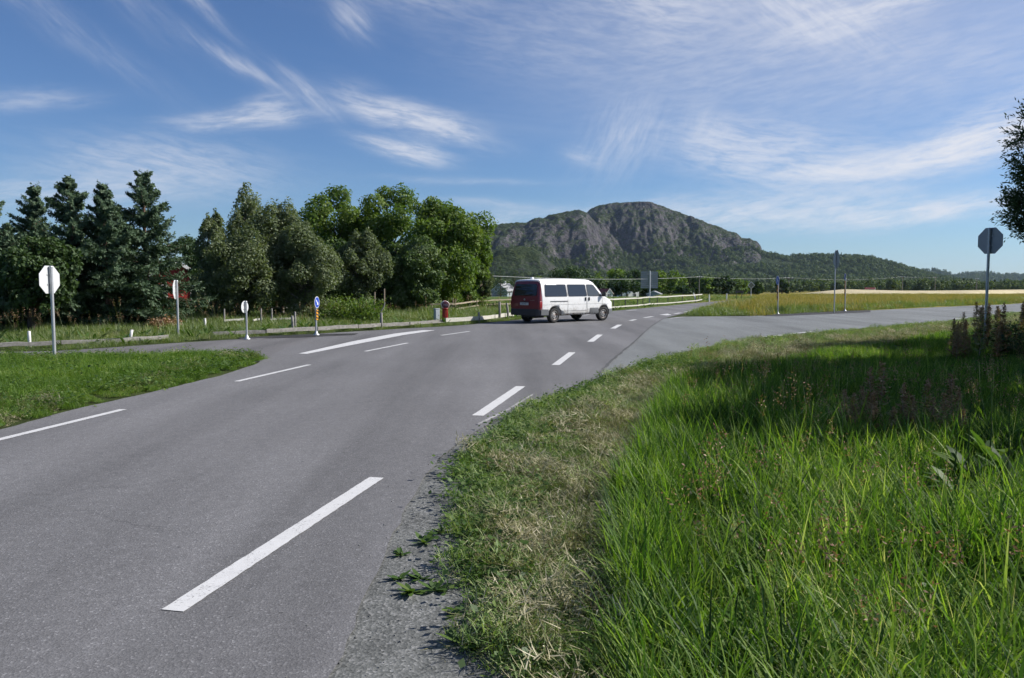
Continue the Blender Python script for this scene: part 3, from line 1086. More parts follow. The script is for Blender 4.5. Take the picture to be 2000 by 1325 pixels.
def seed_stalk(rng, h, n=18):
    v, f, t_ = blades(2, (h * .9, h), (.0025, .0035), .03, (.02, .15), (.05, .25), rng, 4, tip=.6)
    tops = v.reshape(2, 5, 2, 3)[:, -1].mean(1)
    P = np.concatenate([tp + np.stack([rng.normal(0, .018, n), rng.normal(0, .018, n), rng.uniform(-.16, .02, n)], -1) for tp in tops])
    lv = leaves(P, rng.normal(size=(len(P), 3)), .010, rng, (1.5, 3))
    return (v, f, t_ * .3 + .5, 0), (*lv, 1)


def patch(n, h, w, spread, t0, bend, rng, segs=3, **kw):
    return blades(n, h, w, spread, t0, bend, rng, segs, **kw)


def dead(n, rng):
    v, f, t_ = blades(n, (.2, .55), (.003, .006), .42, (.1, .9), (.1, 1.6), rng, 3)
    return v, f, t_ * .1 + .93


SRC_TALL = source('tall_tuft', [tmesh('tall_tuft', [blades(24, (.18, .48), (.007, .014), .10, (.02, .5), (.1, 1.4), rng), blades(4, (.25, .5), (.013, .022), .08, (.02, .5), (.2, 1.4), rng, 4)], [M_TALL]) for i in range(4)])
SRC_TALLP = source('tall_patch', [tmesh('tall_patch', [blades(330, (.14, .44), (.007, .014), .44, (.02, .65), (.1, 1.5), rng), blades(230, (.08, .30), (.006, .012), .44, (.3, 1.2), (.2, 1.6), rng, 2), blades(84, (.24, .56), (.013, .025), .42, (.02, .6), (.2, 1.7), rng, 4), dead(24, rng)], [M_TALL]) for i in range(5)])
SRC_SEED = source('seed_tuft', [tmesh('seed_tuft', list(seed_stalk(rng, .62 + .09 * i)), [M_VERGE, M_RUST]) for i in range(3)])
SRC_MID = source('mid_tuft', [tmesh('mid_tuft', [blades(34, (.14, .34), (.004, .008), .12, (.05, .5), (.2, 1.4), rng)], [M_LAWN]) for i in range(4)])
SRC_MIDP = source('mid_patch', [tmesh('mid_patch', [blades(520, (.12, .36), (.006, .012), .5, (.05, .5), (.2, 1.4), rng)], [M_LAWN]) for i in range(5)])
SRC_STUB = source('stubble_patch', [tmesh('stubble_patch', [blades(260, (.03, .11), (.004, .0085), .26, (.2, 1.2), (.2, 1.2), rng, 2), blades(80, (.03, .09), (.004, .008), .26, (1.2, 1.6), (-.2, .2), rng, 2, lift=.05)], [M_STUB]) for i in range(4)])
SRC_HAY = source('hay_wisp', [tmesh('hay_wisp', [blades(330, (.03, .10), (.004, .0085), .27, (.9, 1.6), (-.6, .6), rng, 2, lift=.07)], [M_HAY]) for i in range(5)])


def clover(rng, n=26, sp=.13, h=(.03, .11), s=.022):
    P = np.stack([rng.uniform(-sp, sp, n), rng.uniform(-sp, sp, n), rng.uniform(h[0], h[1], n)], -1)
    N = np.stack([rng.normal(0, .35, n), rng.normal(0, .35, n), np.ones(n)], -1)
    return leaves(P, N, rng.uniform(.6, 1.4, n) * s, rng, (1.0, 1.5))


SRC_CLOV = source('clover_tuft', [tmesh('clover_tuft', [clover(rng)], [M_WEED]) for i in range(3)])
SRC_DOCK = source('broadleaf_tuft', [tmesh('broadleaf_tuft', [blades(9, (.10, .24), (.026, .05), .04, (.4, 1.1), (.3, 1.1), rng, 6, leafy=True)], [M_WEED]) for i in range(3)])
SRC_VERGE = source('verge_patch', [tmesh('verge_patch', [blades(150, (.20, .52), (.012, .022), .65, (.02, .45), (.1, 1.1), rng)], [M_VERGE]) for i in range(5)])
SRC_MEAD = source('meadow_patch', [tmesh('meadow_patch', [blades(170, (.35, .75), (.016, .034), 1.15, (.02, .4), (.1, .9), rng, 2)], [M_MEADOW]) for i in range(5)])

EDGE = np.array(grass_edge)
order = np.argsort(EDGE[:, 1]); EY, EX = EDGE[order, 1], EDGE[order, 0]
xe = lambda Y: np.interp(Y, EY, EX)
TALL = np.array([(.55, -8), (.42, 1.5)] + G([(1178, 1325), (1180, 1120), (1215, 980), (1270, 850), (1300, 775), (1420, 735), (1600, 695), (1800, 660)]) + [(40, 52), (70, 80)])
xt = lambda Y: np.interp(Y, TALL[:, 1], TALL[:, 0])


def cloud_pts(n, x0, x1, y0, y1, rng):
    return rng.uniform(x0, x1, n), rng.uniform(y0, y1, n)


def put(src, name, label, cat, X, Y, s, rng, **kw):
    return scatter(name, label, cat, src, np.stack([X, Y, gz(X, Y)], -1), s, rng, **kw)


def right_side():
    r_ = np.random.default_rng(5)
    # tall grass, thinning in number but not in cover with distance
    XS, YS = [], []
    for y0, y1, dens in ((1.2, 5, 9), (5, 9, 8), (9, 15, 6.5), (15, 26, 5)):
        x1 = y1 * .78 + 3
        n = int(dens * (y1 - y0) * (x1 + 0.5))
        X, Y = cloud_pts(n, .2, x1, y0, y1, r_)
        k = (X > xt(Y) + .46) & (X < Y * .78 + 2.5) & (X > xe(Y) + .9)
        XS.append(X[k]); YS.append(Y[k])
    X, Y = np.concatenate(XS), np.concatenate(YS)
    tallness = np.where(Y > 13.5, .62, 1.0) * (.66 + .6 * fbm(X * .7, Y * .7, 0, 3, 4))
    put(SRC_TALLP, 'tall_grass', 'tall bright green grass filling the right foreground', 'grass', X, Y, tallness, r_, tilt=.05)
    n = 30000
    X, Y = cloud_pts(n, .2, 9, 1.2, 20, r_)
    k = np.abs(X - xt(Y) - .26 - (fbm(X * 2, Y * 2, 0, 3, 81) - .5) * .22) < .23
    put(SRC_TALL, 'tall_grass_edge', 'ragged left edge of the tall grass beside the mown strip', 'grass', X[k], Y[k], np.where(Y[k] > 13.5, .6, 1.0) * r_.uniform(.6, 1.05, k.sum()), r_, tilt=.09)
    n = 900
    X, Y = cloud_pts(n, .2, 12, 3.0, 15, r_)
    k = (X > xt(Y) + .3) & (fbm(X * .5, Y * .5, 0, 3, 90) > .47)
    put(SRC_SEED, 'seeding_grass', 'thin brown seed stalks rising from the tall grass', 'grass', X[k], Y[k], r_.uniform(.8, 1.1, k.sum()), r_, tilt=.12)
    n = 130
    X, Y = cloud_pts(n, .6, 10, 2.6, 13, r_)
    k = (X > xt(Y) + .3) & (fbm(X * .9, Y * .9, 0, 2, 33) > .5)
    put(SRC_DOCK, 'grass_weeds', 'broad weed leaves scattered through the tall grass', 'weed', X[k], Y[k], r_.uniform(1.0, 1.7, k.sum()), r_)
    n = 1400
    X, Y = cloud_pts(n, .2, 12, 1.5, 15, r_)
    k = (X > xt(Y) + .2)
    put(SRC_CLOV, 'meadow_clover', 'small clover leaves between the tall grass', 'clover', X[k], Y[k], r_.uniform(.55, .85, k.sum()), r_, zs=(2.0, 4.5))
    # mown strip along the road edge
    XS, YS = [], []
    for y0, y1, dens in ((1.4, 6, 70), (6, 12, 52), (12, 24, 30), (24, 46, 12)):
        x0, x1 = xe(y0) - 1, xt(y1) + 1
        n = int(dens * (y1 - y0) * (x1 - x0))
        X, Y = cloud_pts(n, x0, x1, y0, y1, r_)
        wob = (fbm(X * 2.2, Y * 2.2, 0, 3, 8) - .5) * .34
        k = (X > xe(Y) + .20 + wob) & (X < xt(Y) + .02)
        XS.append(X[k]); YS.append(Y[k])
    X, Y = np.concatenate(XS), np.concatenate(YS)
    t_ = (X - xe(Y)) / np.maximum(xt(Y) - xe(Y), .2)
    nz = fbm(X * 1.6, Y * 1.6, 0, 3, 40)
    hayp = np.clip(sstep(.20, .80, t_ + (nz - .5) * 1.1), 0, 1) * np.where(Y < 3.6, .35, 1.0)
    u = r_.uniform(0, 1, len(X))
    k = u < hayp * .62 + .02
    put(SRC_HAY, 'cut_hay', 'dry cut hay lying on the mown verge', 'hay', X[k], Y[k], r_.uniform(.7, 1.3, k.sum()), r_, tilt=.25)
    k2 = ~k
    put(SRC_STUB, 'mown_grass', 'short mown grass on the roadside verge', 'grass', X[k2], Y[k2], r_.uniform(.7, 1.35, k2.sum()), r_, tilt=.2)
    n = 14000
    X, Y = cloud_pts(n, -.8, 4, 1.6, 20, r_)
    wob = (fbm(X * 2.2, Y * 2.2, 0, 3, 8) - .5) * .30
    t_ = (X - xe(Y)) / np.maximum(xt(Y) - xe(Y), .2)
    ok = (X > xe(Y) + .05 + wob * .6) & (t_ < 1)
    X, Y, t_ = X[ok], Y[ok], t_[ok]
    n = len(X)
    k3 = (t_ < .6) & (r_.uniform(0, 1, n) < .30 * (1.25 - t_))
    put(SRC_CLOV, 'verge_clover', 'low clover and leaf rosettes along the gravel edge', 'clover', X[k3], Y[k3], r_.uniform(.8, 1.5, k3.sum()), r_)
    k4 = (r_.uniform(0, 1, n) < np.where(t_ < .2, .36, .015))
    put(SRC_DOCK, 'plantain_leaves', 'broad plantain leaves on the mown verge edge', 'plantain', X[k4], Y[k4], r_.uniform(.3, .75, k4.sum()), r_)
    k5 = (r_.uniform(0, 1, n) < np.where((t_ < .2) | (Y < 3.8), .26, .05))
    put(SRC_MID, 'verge_tufts', 'green grass tufts along the verge edge', 'grass', X[k5], Y[k5], r_.uniform(.3, .62, k5.sum()), r_)


right_side()

LE = np.array(sorted([(p[1], p[0]) for p in edge_left]))
LN = np.array(sorted([(p[0], p[1]) for p in left_near[6:]]))


def left_island():
    r_ = np.random.default_rng(8)
    n = 3000
    X, Y = cloud_pts(n, -17, -5.2, 6.5, 18.6, r_)
    wob = (fbm(X * 1.5, Y * 1.5, 0, 3, 5) - .5) * .25
    xl = np.interp(Y, LE[:, 0], LE[:, 1])
    yn = np.interp(X, LN[:, 0], LN[:, 1])
    inside = (X < xl - .12 + wob) & (Y < yn - .12 + wob) & (X > -Y * .72 - 2.5)
    X, Y = X[inside], Y[inside]
    d = np.minimum(np.interp(Y, LE[:, 0], LE[:, 1]) - X, (np.interp(X, LN[:, 0], LN[:, 1]) - Y))
    s = (.36 + .30 * sstep(.2, 1.6, d)) * (.7 + .6 * fbm(X * .9, Y * .9, 0, 3, 6))
    put(SRC_MIDP, 'island_grass', 'bright green grass on the left roadside corner', 'grass', X, Y, s, r_, tilt=.18)
    k = (d > .35) & (d < 1.3) & (fbm(X * 1.2, Y * 1.2, 0, 3, 77) > .46) & (r_.uniform(0, 1, len(X)) < .8)
    put(SRC_HAY, 'island_hay', 'thin strip of dry clippings on the left corner', 'hay', X[k], Y[k], r_.uniform(.7, 1.2, k.sum()), r_, tilt=.3)
    k = r_.uniform(0, 1, len(X)) < .6
    put(SRC_CLOV, 'island_clover', 'clover patches in the left corner grass', 'clover', X[k], Y[k], r_.uniform(1.2, 2.2, k.sum()), r_)
    k = r_.uniform(0, 1, len(X)) < .2
    put(SRC_DOCK, 'island_weeds', 'broad weed leaves in the left corner grass', 'weed', X[k], Y[k], r_.uniform(.6, 1.2, k.sum()), r_)


left_island()

FL = np.array(sorted([(p[0], p[1]) for p in list(left_far) + list(edge_far_left) if p[0] > -40]))


def far_left_verge():
    r_ = np.random.default_rng(9)
    XS, YS, DS = [], [], []
    for x0, x1, y0, y1, n in ((-24, 2, 17, 48, 6200), (-12, 28, 36, 98, 4200)):
        X, Y = cloud_pts(n, x0, x1, y0, y1, r_)
        f = np.interp(X, FL[:, 0], FL[:, 1])
        d = (Y - f) * .75
        keep = (d > .45) & (r_.uniform(0, 1, n) < np.where(d < 5, 1, .55)) & (d < 32) & (np.abs(X) < Y * .76 + 3)
        if x0 == -12:
            keep &= ~((X < 2) & (Y < 48))
        XS.append(X[keep]); YS.append(Y[keep]); DS.append(d[keep])
    X, Y, d = map(np.concatenate, (XS, YS, DS))
    s = (.34 + .50 * sstep(1.0, 6.0, d)) * (.6 + .8 * fbm(X * .5, Y * .5, 0, 3, 9))
    s *= np.where((Y > 46) & (d > 1.5), .6, 1.0)
    put(SRC_VERGE, 'verge_grass', 'rough green grass beyond the junction by the fence', 'grass', X, Y, s, r_)
    k = (r_.uniform(0, 1, len(X)) < .15) & (d > 1.5) & (X < 0)
    put(SRC_SEED, 'verge_seed_stalks', 'brown seed stalks in the grass below the trees', 'grass', X[k], Y[k], r_.uniform(.9, 1.5, k.sum()), r_)
    k = (r_.uniform(0, 1, len(X)) < .25) & (d > .8)
    put(SRC_DOCK, 'verge_weeds', 'broad leaved weeds along the fence', 'weed', X[k], Y[k], r_.uniform(1.2, 2.4, k.sum()), r_)


far_left_verge()

FR = np.array(sorted([(p[0], p[1]) for p in far_right]))
ER = np.array(sorted([(p[1], p[0]) for p in edge_far_right]))


def right_meadow():
    r_ = np.random.default_rng(10)
    XS, YS = [], []
    for x0, x1, y0, y1, n in ((8, 50, 38, 75, 5200), (14, 110, 60, 150, 9000)):
        X, Y = cloud_pts(n, x0, x1, y0, y1, r_)
        f = np.interp(X, FR[:, 0], FR[:, 1])
        xl = np.interp(Y, ER[:, 0], ER[:, 1])
        keep = (Y > f + .6) & (X > xl + .6) & (X < Y * .78 + 3)
        if y0 == 60:
            keep &= (Y > 75) | (X > 50)
        XS.append(X[keep]); YS.append(Y[keep])
    X, Y = map(np.concatenate, (XS, YS))
    d = np.minimum((Y - np.interp(X, FR[:, 0], FR[:, 1])) * .7, X - np.interp(Y, ER[:, 0], ER[:, 1]))
    near = (d < 1.6 + 2.5 * fbm(X * .2, Y * .2, 0, 2, 3)) & (r_.uniform(0, 1, len(X)) < .9)
    put(SRC_VERGE, 'field_margin', 'green grassy margin of the meadow past the right road', 'grass', X[near], Y[near], (.4 + .45 * sstep(.2, 1.6, d[near])) * r_.uniform(.8, 1.4, near.sum()), r_)
    k = ~near
    put(SRC_MEAD, 'meadow_grass', 'yellowing tall meadow grass beyond the right road', 'meadow', X[k], Y[k], r_.uniform(.5, .85, k.sum()) * (.7 + .6 * fbm(X[k] * .1, Y[k] * .1, 0, 3, 2)) * np.where(Y[k] > 90, .7, 1.0), r_)


right_meadow()


# stones on the shoulder
def shoulder_stones():
    r_ = np.random.default_rng(12)
    ms = []
    for i in range(4):
        b = bmesh.new()
        bmesh.ops.create_icosphere(b, subdivisions=1, radius=1.0)
        for v in b.verts:
            v.co *= r_.uniform(.7, 1.2)
            v.co.z *= .6
        me = bpy.data.meshes.new('pebble'); b.to_mesh(me); b.free()
        me.materials.append(M_PEB)
        ms.append(me)
    src = source('pebble', ms)
    n = 26000
    X, Y = cloud_pts(n, -1.6, 4.2, 1.6, 15, r_)
    AE = np.array(sorted([(p[1], p[0]) for p in asph_edge]))
    xa = np.interp(Y, AE[:, 0], AE[:, 1])
    k = (X > xa - .25) & (X < xe(Y) + .15) & (r_.uniform(0, 1, n) < np.where(X < xa, .08, .5))
    X, Y = X[k], Y[k]
    scatter('shoulder_gravel', 'loose grey gravel stones on the road shoulder', 'gravel', src, np.stack([X, Y, np.where(X < np.interp(Y, AE[:, 0], AE[:, 1]), .017, .008)], -1), r_.gamma(2.0, .0014, len(X)) + .0012, r_, tilt=1.0)


M_PEB = pbr('pebble', (.17, .172, .165), .95, noise=(3, .4), spec=.2)
shoulder_stones()

# ------------------------------------------------------------------ trees
M_L_MAPLE = leaf_mat('leaf_maple', [(.055, .100, .018), (.095, .160, .026), (.14, .21, .036), (.21, .26, .055)], .42)
M_L_OLIVE = leaf_mat('leaf_willow', [(.066, .092, .044), (.110, .143, .066), (.150, .185, .090), (.195, .22, .125)], .36)
M_L_BIRCH = leaf_mat('leaf_birch', [(.078, .106, .052), (.128, .163, .077), (.175, .21, .105), (.22, .25, .145)], .40)
M_L_DARK = leaf_mat('leaf_dark', [(.028, .056, .018), (.045, .082, .022), (.065, .11, .03)], .3)
M_L_PALE = leaf_mat('leaf_whitebeam', [(.05, .09, .025), (.08, .13, .035), (.11, .16, .05), (.26, .30, .17)], .35)
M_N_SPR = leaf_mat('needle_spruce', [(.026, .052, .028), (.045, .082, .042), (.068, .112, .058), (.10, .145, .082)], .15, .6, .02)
M_N_BROWN = leaf_mat('needle_dry', [(.09, .055, .03), (.14, .09, .045)], .1)
M_FAR = leaf_mat('leaf_far', [(.040, .066, .025), (.068, .104, .036), (.098, .140, .048), (.135, .17, .062)], .28, tattr='tint')


def limb_tubes(mb, a, b, r0, r1, rg, n=5, sag=.12):
    a, b = Vector(a), Vector(b)
    d = b - a
    pts, rad = [], []
    off = Vector((rg.uniform(-1, 1), rg.uniform(-1, 1), rg.uniform(-.2, 1))) * d.length * sag
    for i in range(n):
        f = i / (n - 1)
        pts.append(a + d * f + off * (4 * f * (1 - f)) * .5)
        rad.append(r0 + (r1 - r0) * f)
    mb.tube(pts, rad, 5, cap=False)
    return pts


def broadleaf(name, label, base, height, hw, lo, mat, leaf, nleaf, seed, lobes=48, trunk=.16, bark=None, zst=.85, shell=.55, lobe_r=(.17, .36), top=1.0, group=None, upright=0.0, tilt=(0, 0)):
    """tree with trunk and limbs running to clumps of leaves; gaps stay open between clumps"""
    rg = random.Random(seed)
    r_ = np.random.default_rng(seed)
    root = empty(name, base)
    tag(root, label, 'tree', group)
    zc, rz = (height + lo) / 2, (height - lo) / 2
    cen = []
    while len(cen) < lobes:
        v = Vector((rg.gauss(0, 1), rg.gauss(0, 1), rg.gauss(0, 1))).normalized() * (rg.uniform(.25, 1) ** .5) * (1.08 if len(cen) % 6 == 0 else .90)
        taper = 1.0 if v.z < 0 else 1.0 - (1 - top) * v.z
        taper *= .72 + .56 * float(vnoise(v.x * 1.6 + seed, v.y * 1.6, v.z * 1.6, seed + 3))
        cen.append(Vector((v.x * hw * taper + tilt[0] * (v.z + 1) * .5, v.y * hw * taper + tilt[1] * (v.z + 1) * .5, zc + v.z * rz)))
    mb = MB()
    th = lo + (height - lo) * .55
    tp = [Vector((0, 0, -.2)), Vector((rg.uniform(-.08, .08), rg.uniform(-.08, .08), lo * .6)), Vector((rg.uniform(-.2, .2), rg.uniform(-.2, .2), th * .7)), Vector((rg.uniform(-.3, .3), rg.uniform(-.3, .3), th)), Vector((tilt[0] * .6, tilt[1] * .6, height * .88))]
    mb.tube(tp, [trunk * 1.25, trunk, trunk * .7, trunk * .45, trunk * .12], 8)
    P, N, T, Sz = [], [], [], []
    tot = 0
    rad = [rg.uniform(*lobe_r) * hw * (.55 if i_ % 6 == 0 else 1.0) for i_, _ in enumerate(cen)]
    wsum = sum(r * r for r in rad)
    for c, r in zip(cen, rad):
        k = max(20, int(nleaf * r * r / wsum))
        f = min(.92, max(.15, (c.z - lo * .6) / (height - lo * .6) * .62))
        zz = f * height
        a = Vector((0, 0, zz)).lerp(Vector((c.x, c.y, zz)), .05)
        pts = limb_tubes(mb, a, c, trunk * .32 * (1 - f * .6), trunk * .06, rg)
        d = r_.normal(size=(k, 3)); d /= np.linalg.norm(d, axis=1, keepdims=True)
        rr_ = r * (shell + (1.08 - shell) * r_.uniform(0, 1, k) ** .8) * (.70 + .60 * vnoise(d[:, 0] * 2.2 + seed, d[:, 1] * 2.2, d[:, 2] * 2.2 + c.x, seed))
        q = d * rr_[:, None]
        q[:, 2] *= zst * (1 + upright)
        if upright:
            q[:, :2] *= (1 - .35 * np.clip(q[:, 2:3] / r, 0, 1))
        P.append(q + np.array(c))
        N.append(d * .7 + r_.normal(size=(k, 3)) * .6 + np.array([0, 0, .45]))
        ct = rg.uniform(0, 1)
        T.append(np.clip(.55 * r_.uniform(0, 1, k) + .45 * ct, 0, 1))
        Sz.append(leaf * r_.uniform(.65, 1.35, k))
    # a few leaves strung along the limbs and straying out of the crown
    P, N, T, Sz = map(np.concatenate, (P, N, T, Sz))
    keep = P[:, 2] > lo * .45
    v, f, t_ = leaves(P[keep], N[keep], Sz[keep], r_, (1.1, 1.8), T[keep])
    mb.build('trunk', bark or M_BARK, root, fix=False)
    link('crown', tmesh('crown', [(v, f, t_)], [mat]), root)
    return root


def spruce(name, label, base, height, hw, seed, lo=.55, group=None, twin=False, lean=0.0, whorls=24, dense=1.0):
    rg = random.Random(seed)
    r_ = np.random.default_rng(seed)
    root = empty(name, base)
    tag(root, label, 'tree', group)
    mb = MB()
    stems = [(Vector((0, 0, 0)), height, 1.0)]
    if twin:
        stems.append((Vector((.62 * hw, -.1, height * .22)), height * .735, .62))
    P0, P1, SZ, TT = [], [], [], []
    for off, hh, k_ in stems:
        mb.tube([off + Vector((0, 0, -.2)), off + Vector((lean * .3, 0, hh * .4)), off + Vector((lean, 0, hh))], [.145 * k_ + .02, .09 * k_ + .01, .012], 8)
        nw = int(whorls * (k_ ** .5))
        for w in range(nw):
            f = (w + rg.uniform(-.25, .25)) / nw
            f = min(max(f, 0.01), .985)
            z = lo + (hh - lo) * f
            shape = (1 - f) ** .95 * (1 - .30 * max(0, .16 - f) / .16)
            nb = rg.randint(5, 8)
            for b in range(nb):
                az = rg.uniform(0, 6.283)
                L = hw * k_ * (.07 + 1.0 * shape) * rg.choice((.55, .75, .9, 1.0, 1.1, 1.28)) * rg.uniform(.9, 1.08)
                up0 = -.22 + .85 * f + rg.uniform(-.16, .2)     # lower boughs droop, upper ones rise
                curve = .42 * (1 - f) + rg.uniform(0, .28)
                n = 7
                pts = []
                p = Vector((lean * f, 0, z)) + off
                for i in range(n):
                    pts.append(p.copy())
                    a = up0 + curve * (i / n) ** 1.5
                    p = p + Vector((math.cos(az) * math.cos(a), math.sin(az) * math.cos(a), math.sin(a))) * (L / (n - 1))
                mb.tube(pts[::2] + [pts[-1]], [.022 * k_, .016 * k_, .010 * k_, .005, .004][:len(pts[::2]) + 1], 4, cap=False)
                # side twigs, each a brush of needles
                nt = int((6 + 27 * L / 1.6) * dense)
                for j in range(nt):
                    q = .10 + .90 * (j + rg.random()) / nt
                    i = min(int(q * (n - 1)), n - 2)
                    o = pts[i].lerp(pts[i + 1], q * (n - 1) - i)
                    side = 1 if j % 2 else -1
                    ta = az + side * rg.uniform(.35, 1.15)
                    tl = (L * (.26 * (1 - q) + .07) + .05) * rg.uniform(.7, 1.3)
                    drop = rg.uniform(-.55, .12) if f < .75 else rg.uniform(-.1, .5)
                    e = o + Vector((math.cos(ta) * tl, math.sin(ta) * tl, drop * tl + .25 * tl * q))
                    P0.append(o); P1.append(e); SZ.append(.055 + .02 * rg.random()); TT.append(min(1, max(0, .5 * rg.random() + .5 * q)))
                P0.append(pts[-2]); P1.append(pts[-1] + (pts[-1] - pts[-2]) * .6); SZ.append(.07); TT.append(.9)
        # leader
        for j in range(14):
            z = hh * (.88 + .12 * j / 14)
            az = rg.uniform(0, 6.283)
            P0.append(off + Vector((lean, 0, z))); P1.append(off + Vector((lean + math.cos(az) * .16, math.sin(az) * .16, z + .16))); SZ.append(.05); TT.append(.8)
    A = np.array([tuple(p) for p in P0]); B = np.array([tuple(p) for p in P1]); SZ = np.array(SZ); TT = np.array(TT)
    # each twig becomes several narrow needle sprays along its length
    V, T = [], []
    D = B - A
    ln = np.linalg.norm(D, axis=1, keepdims=True)
    Dn = D / np.maximum(ln, 1e-6)
    K = 5
    for k in range(K):
        for sgn in (0, 1):
            r3 = r_.normal(size=A.shape)
            side = np.cross(Dn, r3); side /= np.maximum(np.linalg.norm(side, axis=1, keepdims=True), 1e-6)
            o = A + D * ((k + r_.uniform(0, 1, (len(A), 1))) / K)
            tip = o + Dn * ln * .26 + side * SZ[:, None] * 1.5
            w = np.cross(Dn, side) * SZ[:, None] * .34
            mid = (o + tip) / 2 + Dn * ln * .05
            V.append(np.stack([o, mid + w, tip, mid - w], 1)); T.append(np.clip(TT + r_.normal(0, .15, len(A)), 0, 1))
    V = np.concatenate(V).reshape(-1, 3); T = np.concatenate(T)
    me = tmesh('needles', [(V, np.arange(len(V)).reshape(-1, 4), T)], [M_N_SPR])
    mb.build('trunk', M_BARK_R, root, fix=False)
    link('crown', me, root)
    return root


def tree_at(px, Y):
    X = (px - 1000) / F_PX * Y
    return (X, Y, float(gz(X, Y)) - .05)


def top_h(py, Y, base_z):
    return at(1000, py, Y)[2] - base_z


SPR = [('dark spruce cut by the left picture edge', -28, 27.0, 372, 2.0, 1, False, 0),
       ('slim spruce with bare pointed top near the left edge', 72, 31.5, 362, 1.75, 2, False, .1),
       ('spruce with a forked double top behind the stop sign', 146, 28.5, 348, 2.05, 3, True, -.05),
       ('full blue green spruce with wide upper boughs', 286, 30.0, 338, 2.2, 4, False, .05),
       ('shaded spruce hidden between the forked and the full spruce', 222, 36.0, 395, 1.9, 5, False, 0),
       ('dark spruce standing far back at the left edge', 20, 38.0, 440, 2.0, 6, False, 0)]
for lab, px, Y, top, hw, sd_, twin, lean in SPR:
    b_ = tree_at(px, Y)
    spruce('spruce_tree', lab, b_, top_h(top, Y, b_[2]), hw, sd_, .55, 'spruces on the left', twin, lean)

BRD = [  # name, label, px, Y, top, half width m, lo, mat, leaf, n, lobes, bark, kw
    ('leafy_tree', 'dark leafy young tree at the far left before the spruces', 62, 26.0, 440, 1.25, .5, M_L_DARK, .10, 9000, 26, M_BARK, {}),
    ('willow_tree', 'slender olive willow beside the red house', 418, 36.0, 396, .85, .8, M_L_BIRCH, .085, 9000, 30, M_BARK_B, dict(upright=.9, top=.35)),
    ('willow_tree', 'tall pointed greyish willow above its neighbours', 484, 37.5, 371, 1.5, .8, M_L_BIRCH, .085, 14000, 36, M_BARK_B, dict(upright=.9, top=.3)),
    ('willow_tree', 'bushy olive willow in the middle of the clump', 548, 36.5, 392, 1.75, .5, M_L_OLIVE, .085, 19000, 44, M_BARK_B, dict(upright=.5, top=.5)),
    ('willow_tree', 'broad round willow above the round sign back', 470, 34.5, 455, 1.75, .35, M_L_OLIVE, .085, 15000, 40, M_BARK_B, dict(upright=.2)),
    ('willow_tree', 'round grey green willow left of the blue arrow sign', 592, 35.5, 437, 1.65, .35, M_L_OLIVE, .08, 19000, 44, M_BARK_B, dict(upright=.2, top=.8)),
    ('willow_tree', 'dark olive willow right of the blue arrow sign', 704, 40.0, 440, 1.5, .8, M_L_OLIVE, .085, 17000, 40, M_BARK_B, dict(upright=.35, top=.7)),
    ('ash_tree', 'tall bright green ash behind the olive willows', 655, 54.0, 364, 2.9, 2.0, M_L_MAPLE, .15, 13000, 28, M_BARK, dict(lobe_r=(.22, .36))),
    ('ash_tree', 'tall open crowned ash showing its branches against the sky', 758, 55.0, 357, 3.1, 3.4, M_L_MAPLE, .15, 8500, 17, M_BARK, dict(lobe_r=(.18, .32), trunk=.2)),
    ('maple_tree', 'large round green maple at the right end of the trees', 868, 50.0, 388, 2.9, .9, M_L_MAPLE, .14, 30000, 60, M_BARK, dict(lobe_r=(.22, .36))),
    ('maple_tree', 'lower green maple at the edge beside the mountain', 918, 53.0, 440, 1.5, .5, M_L_MAPLE, .13, 11000, 34, M_BARK, {}),
    ('whitebeam_tree', 'pale flecked leafy tree behind the red pillar box', 812, 43.0, 462, 1.75, .5, M_L_PALE, .115, 16000, 42, M_BARK, {}),
    ('leafy_tree', 'small grey green tree left of the grey house', 944, 57.0, 497, .7, .3, M_L_OLIVE, .11, 5000, 22, M_BARK, dict(upright=.5)),
    ('leafy_tree', 'dark tree filling the gap behind the willows', 640, 46.0, 470, 2.3, .4, M_L_DARK, .13, 9000, 30, M_BARK, {}),
    ('leafy_tree', 'dark tree behind the pale flecked tree', 770, 49.0, 480, 2.2, .4, M_L_DARK, .13, 9000, 30, M_BARK, {}),
    ('leafy_tree', 'dark tree standing behind the red house', 378, 56.0, 448, 1.9, .4, M_L_DARK, .13, 7000, 26, M_BARK, {}),
    ('willow_tree', 'small willow sapling half hiding the red house', 400, 40.0, 516, .62, .3, M_L_BIRCH, .08, 2600, 16, M_BARK_B, dict(upright=.5)),
    ('leafy_tree', 'shaded tree in the gap behind the round willow', 430, 44.0, 470, 1.5, .3, M_L_DARK, .11, 6500, 24, M_BARK, {}),
]
for i, (nm, lab, px, Y, top, hw, lo, mt, lf, nl, lb, bk, kw) in enumerate(BRD):
    b_ = tree_at(px, Y)
    broadleaf(nm, lab, b_, top_h(top, Y, b_[2]), hw, lo, mt, lf * .82, int(nl * 1.85), 200 + i, int(lb * 1.5), bark=bk, group='trees along the left verge', **({'trunk': .12} | kw))


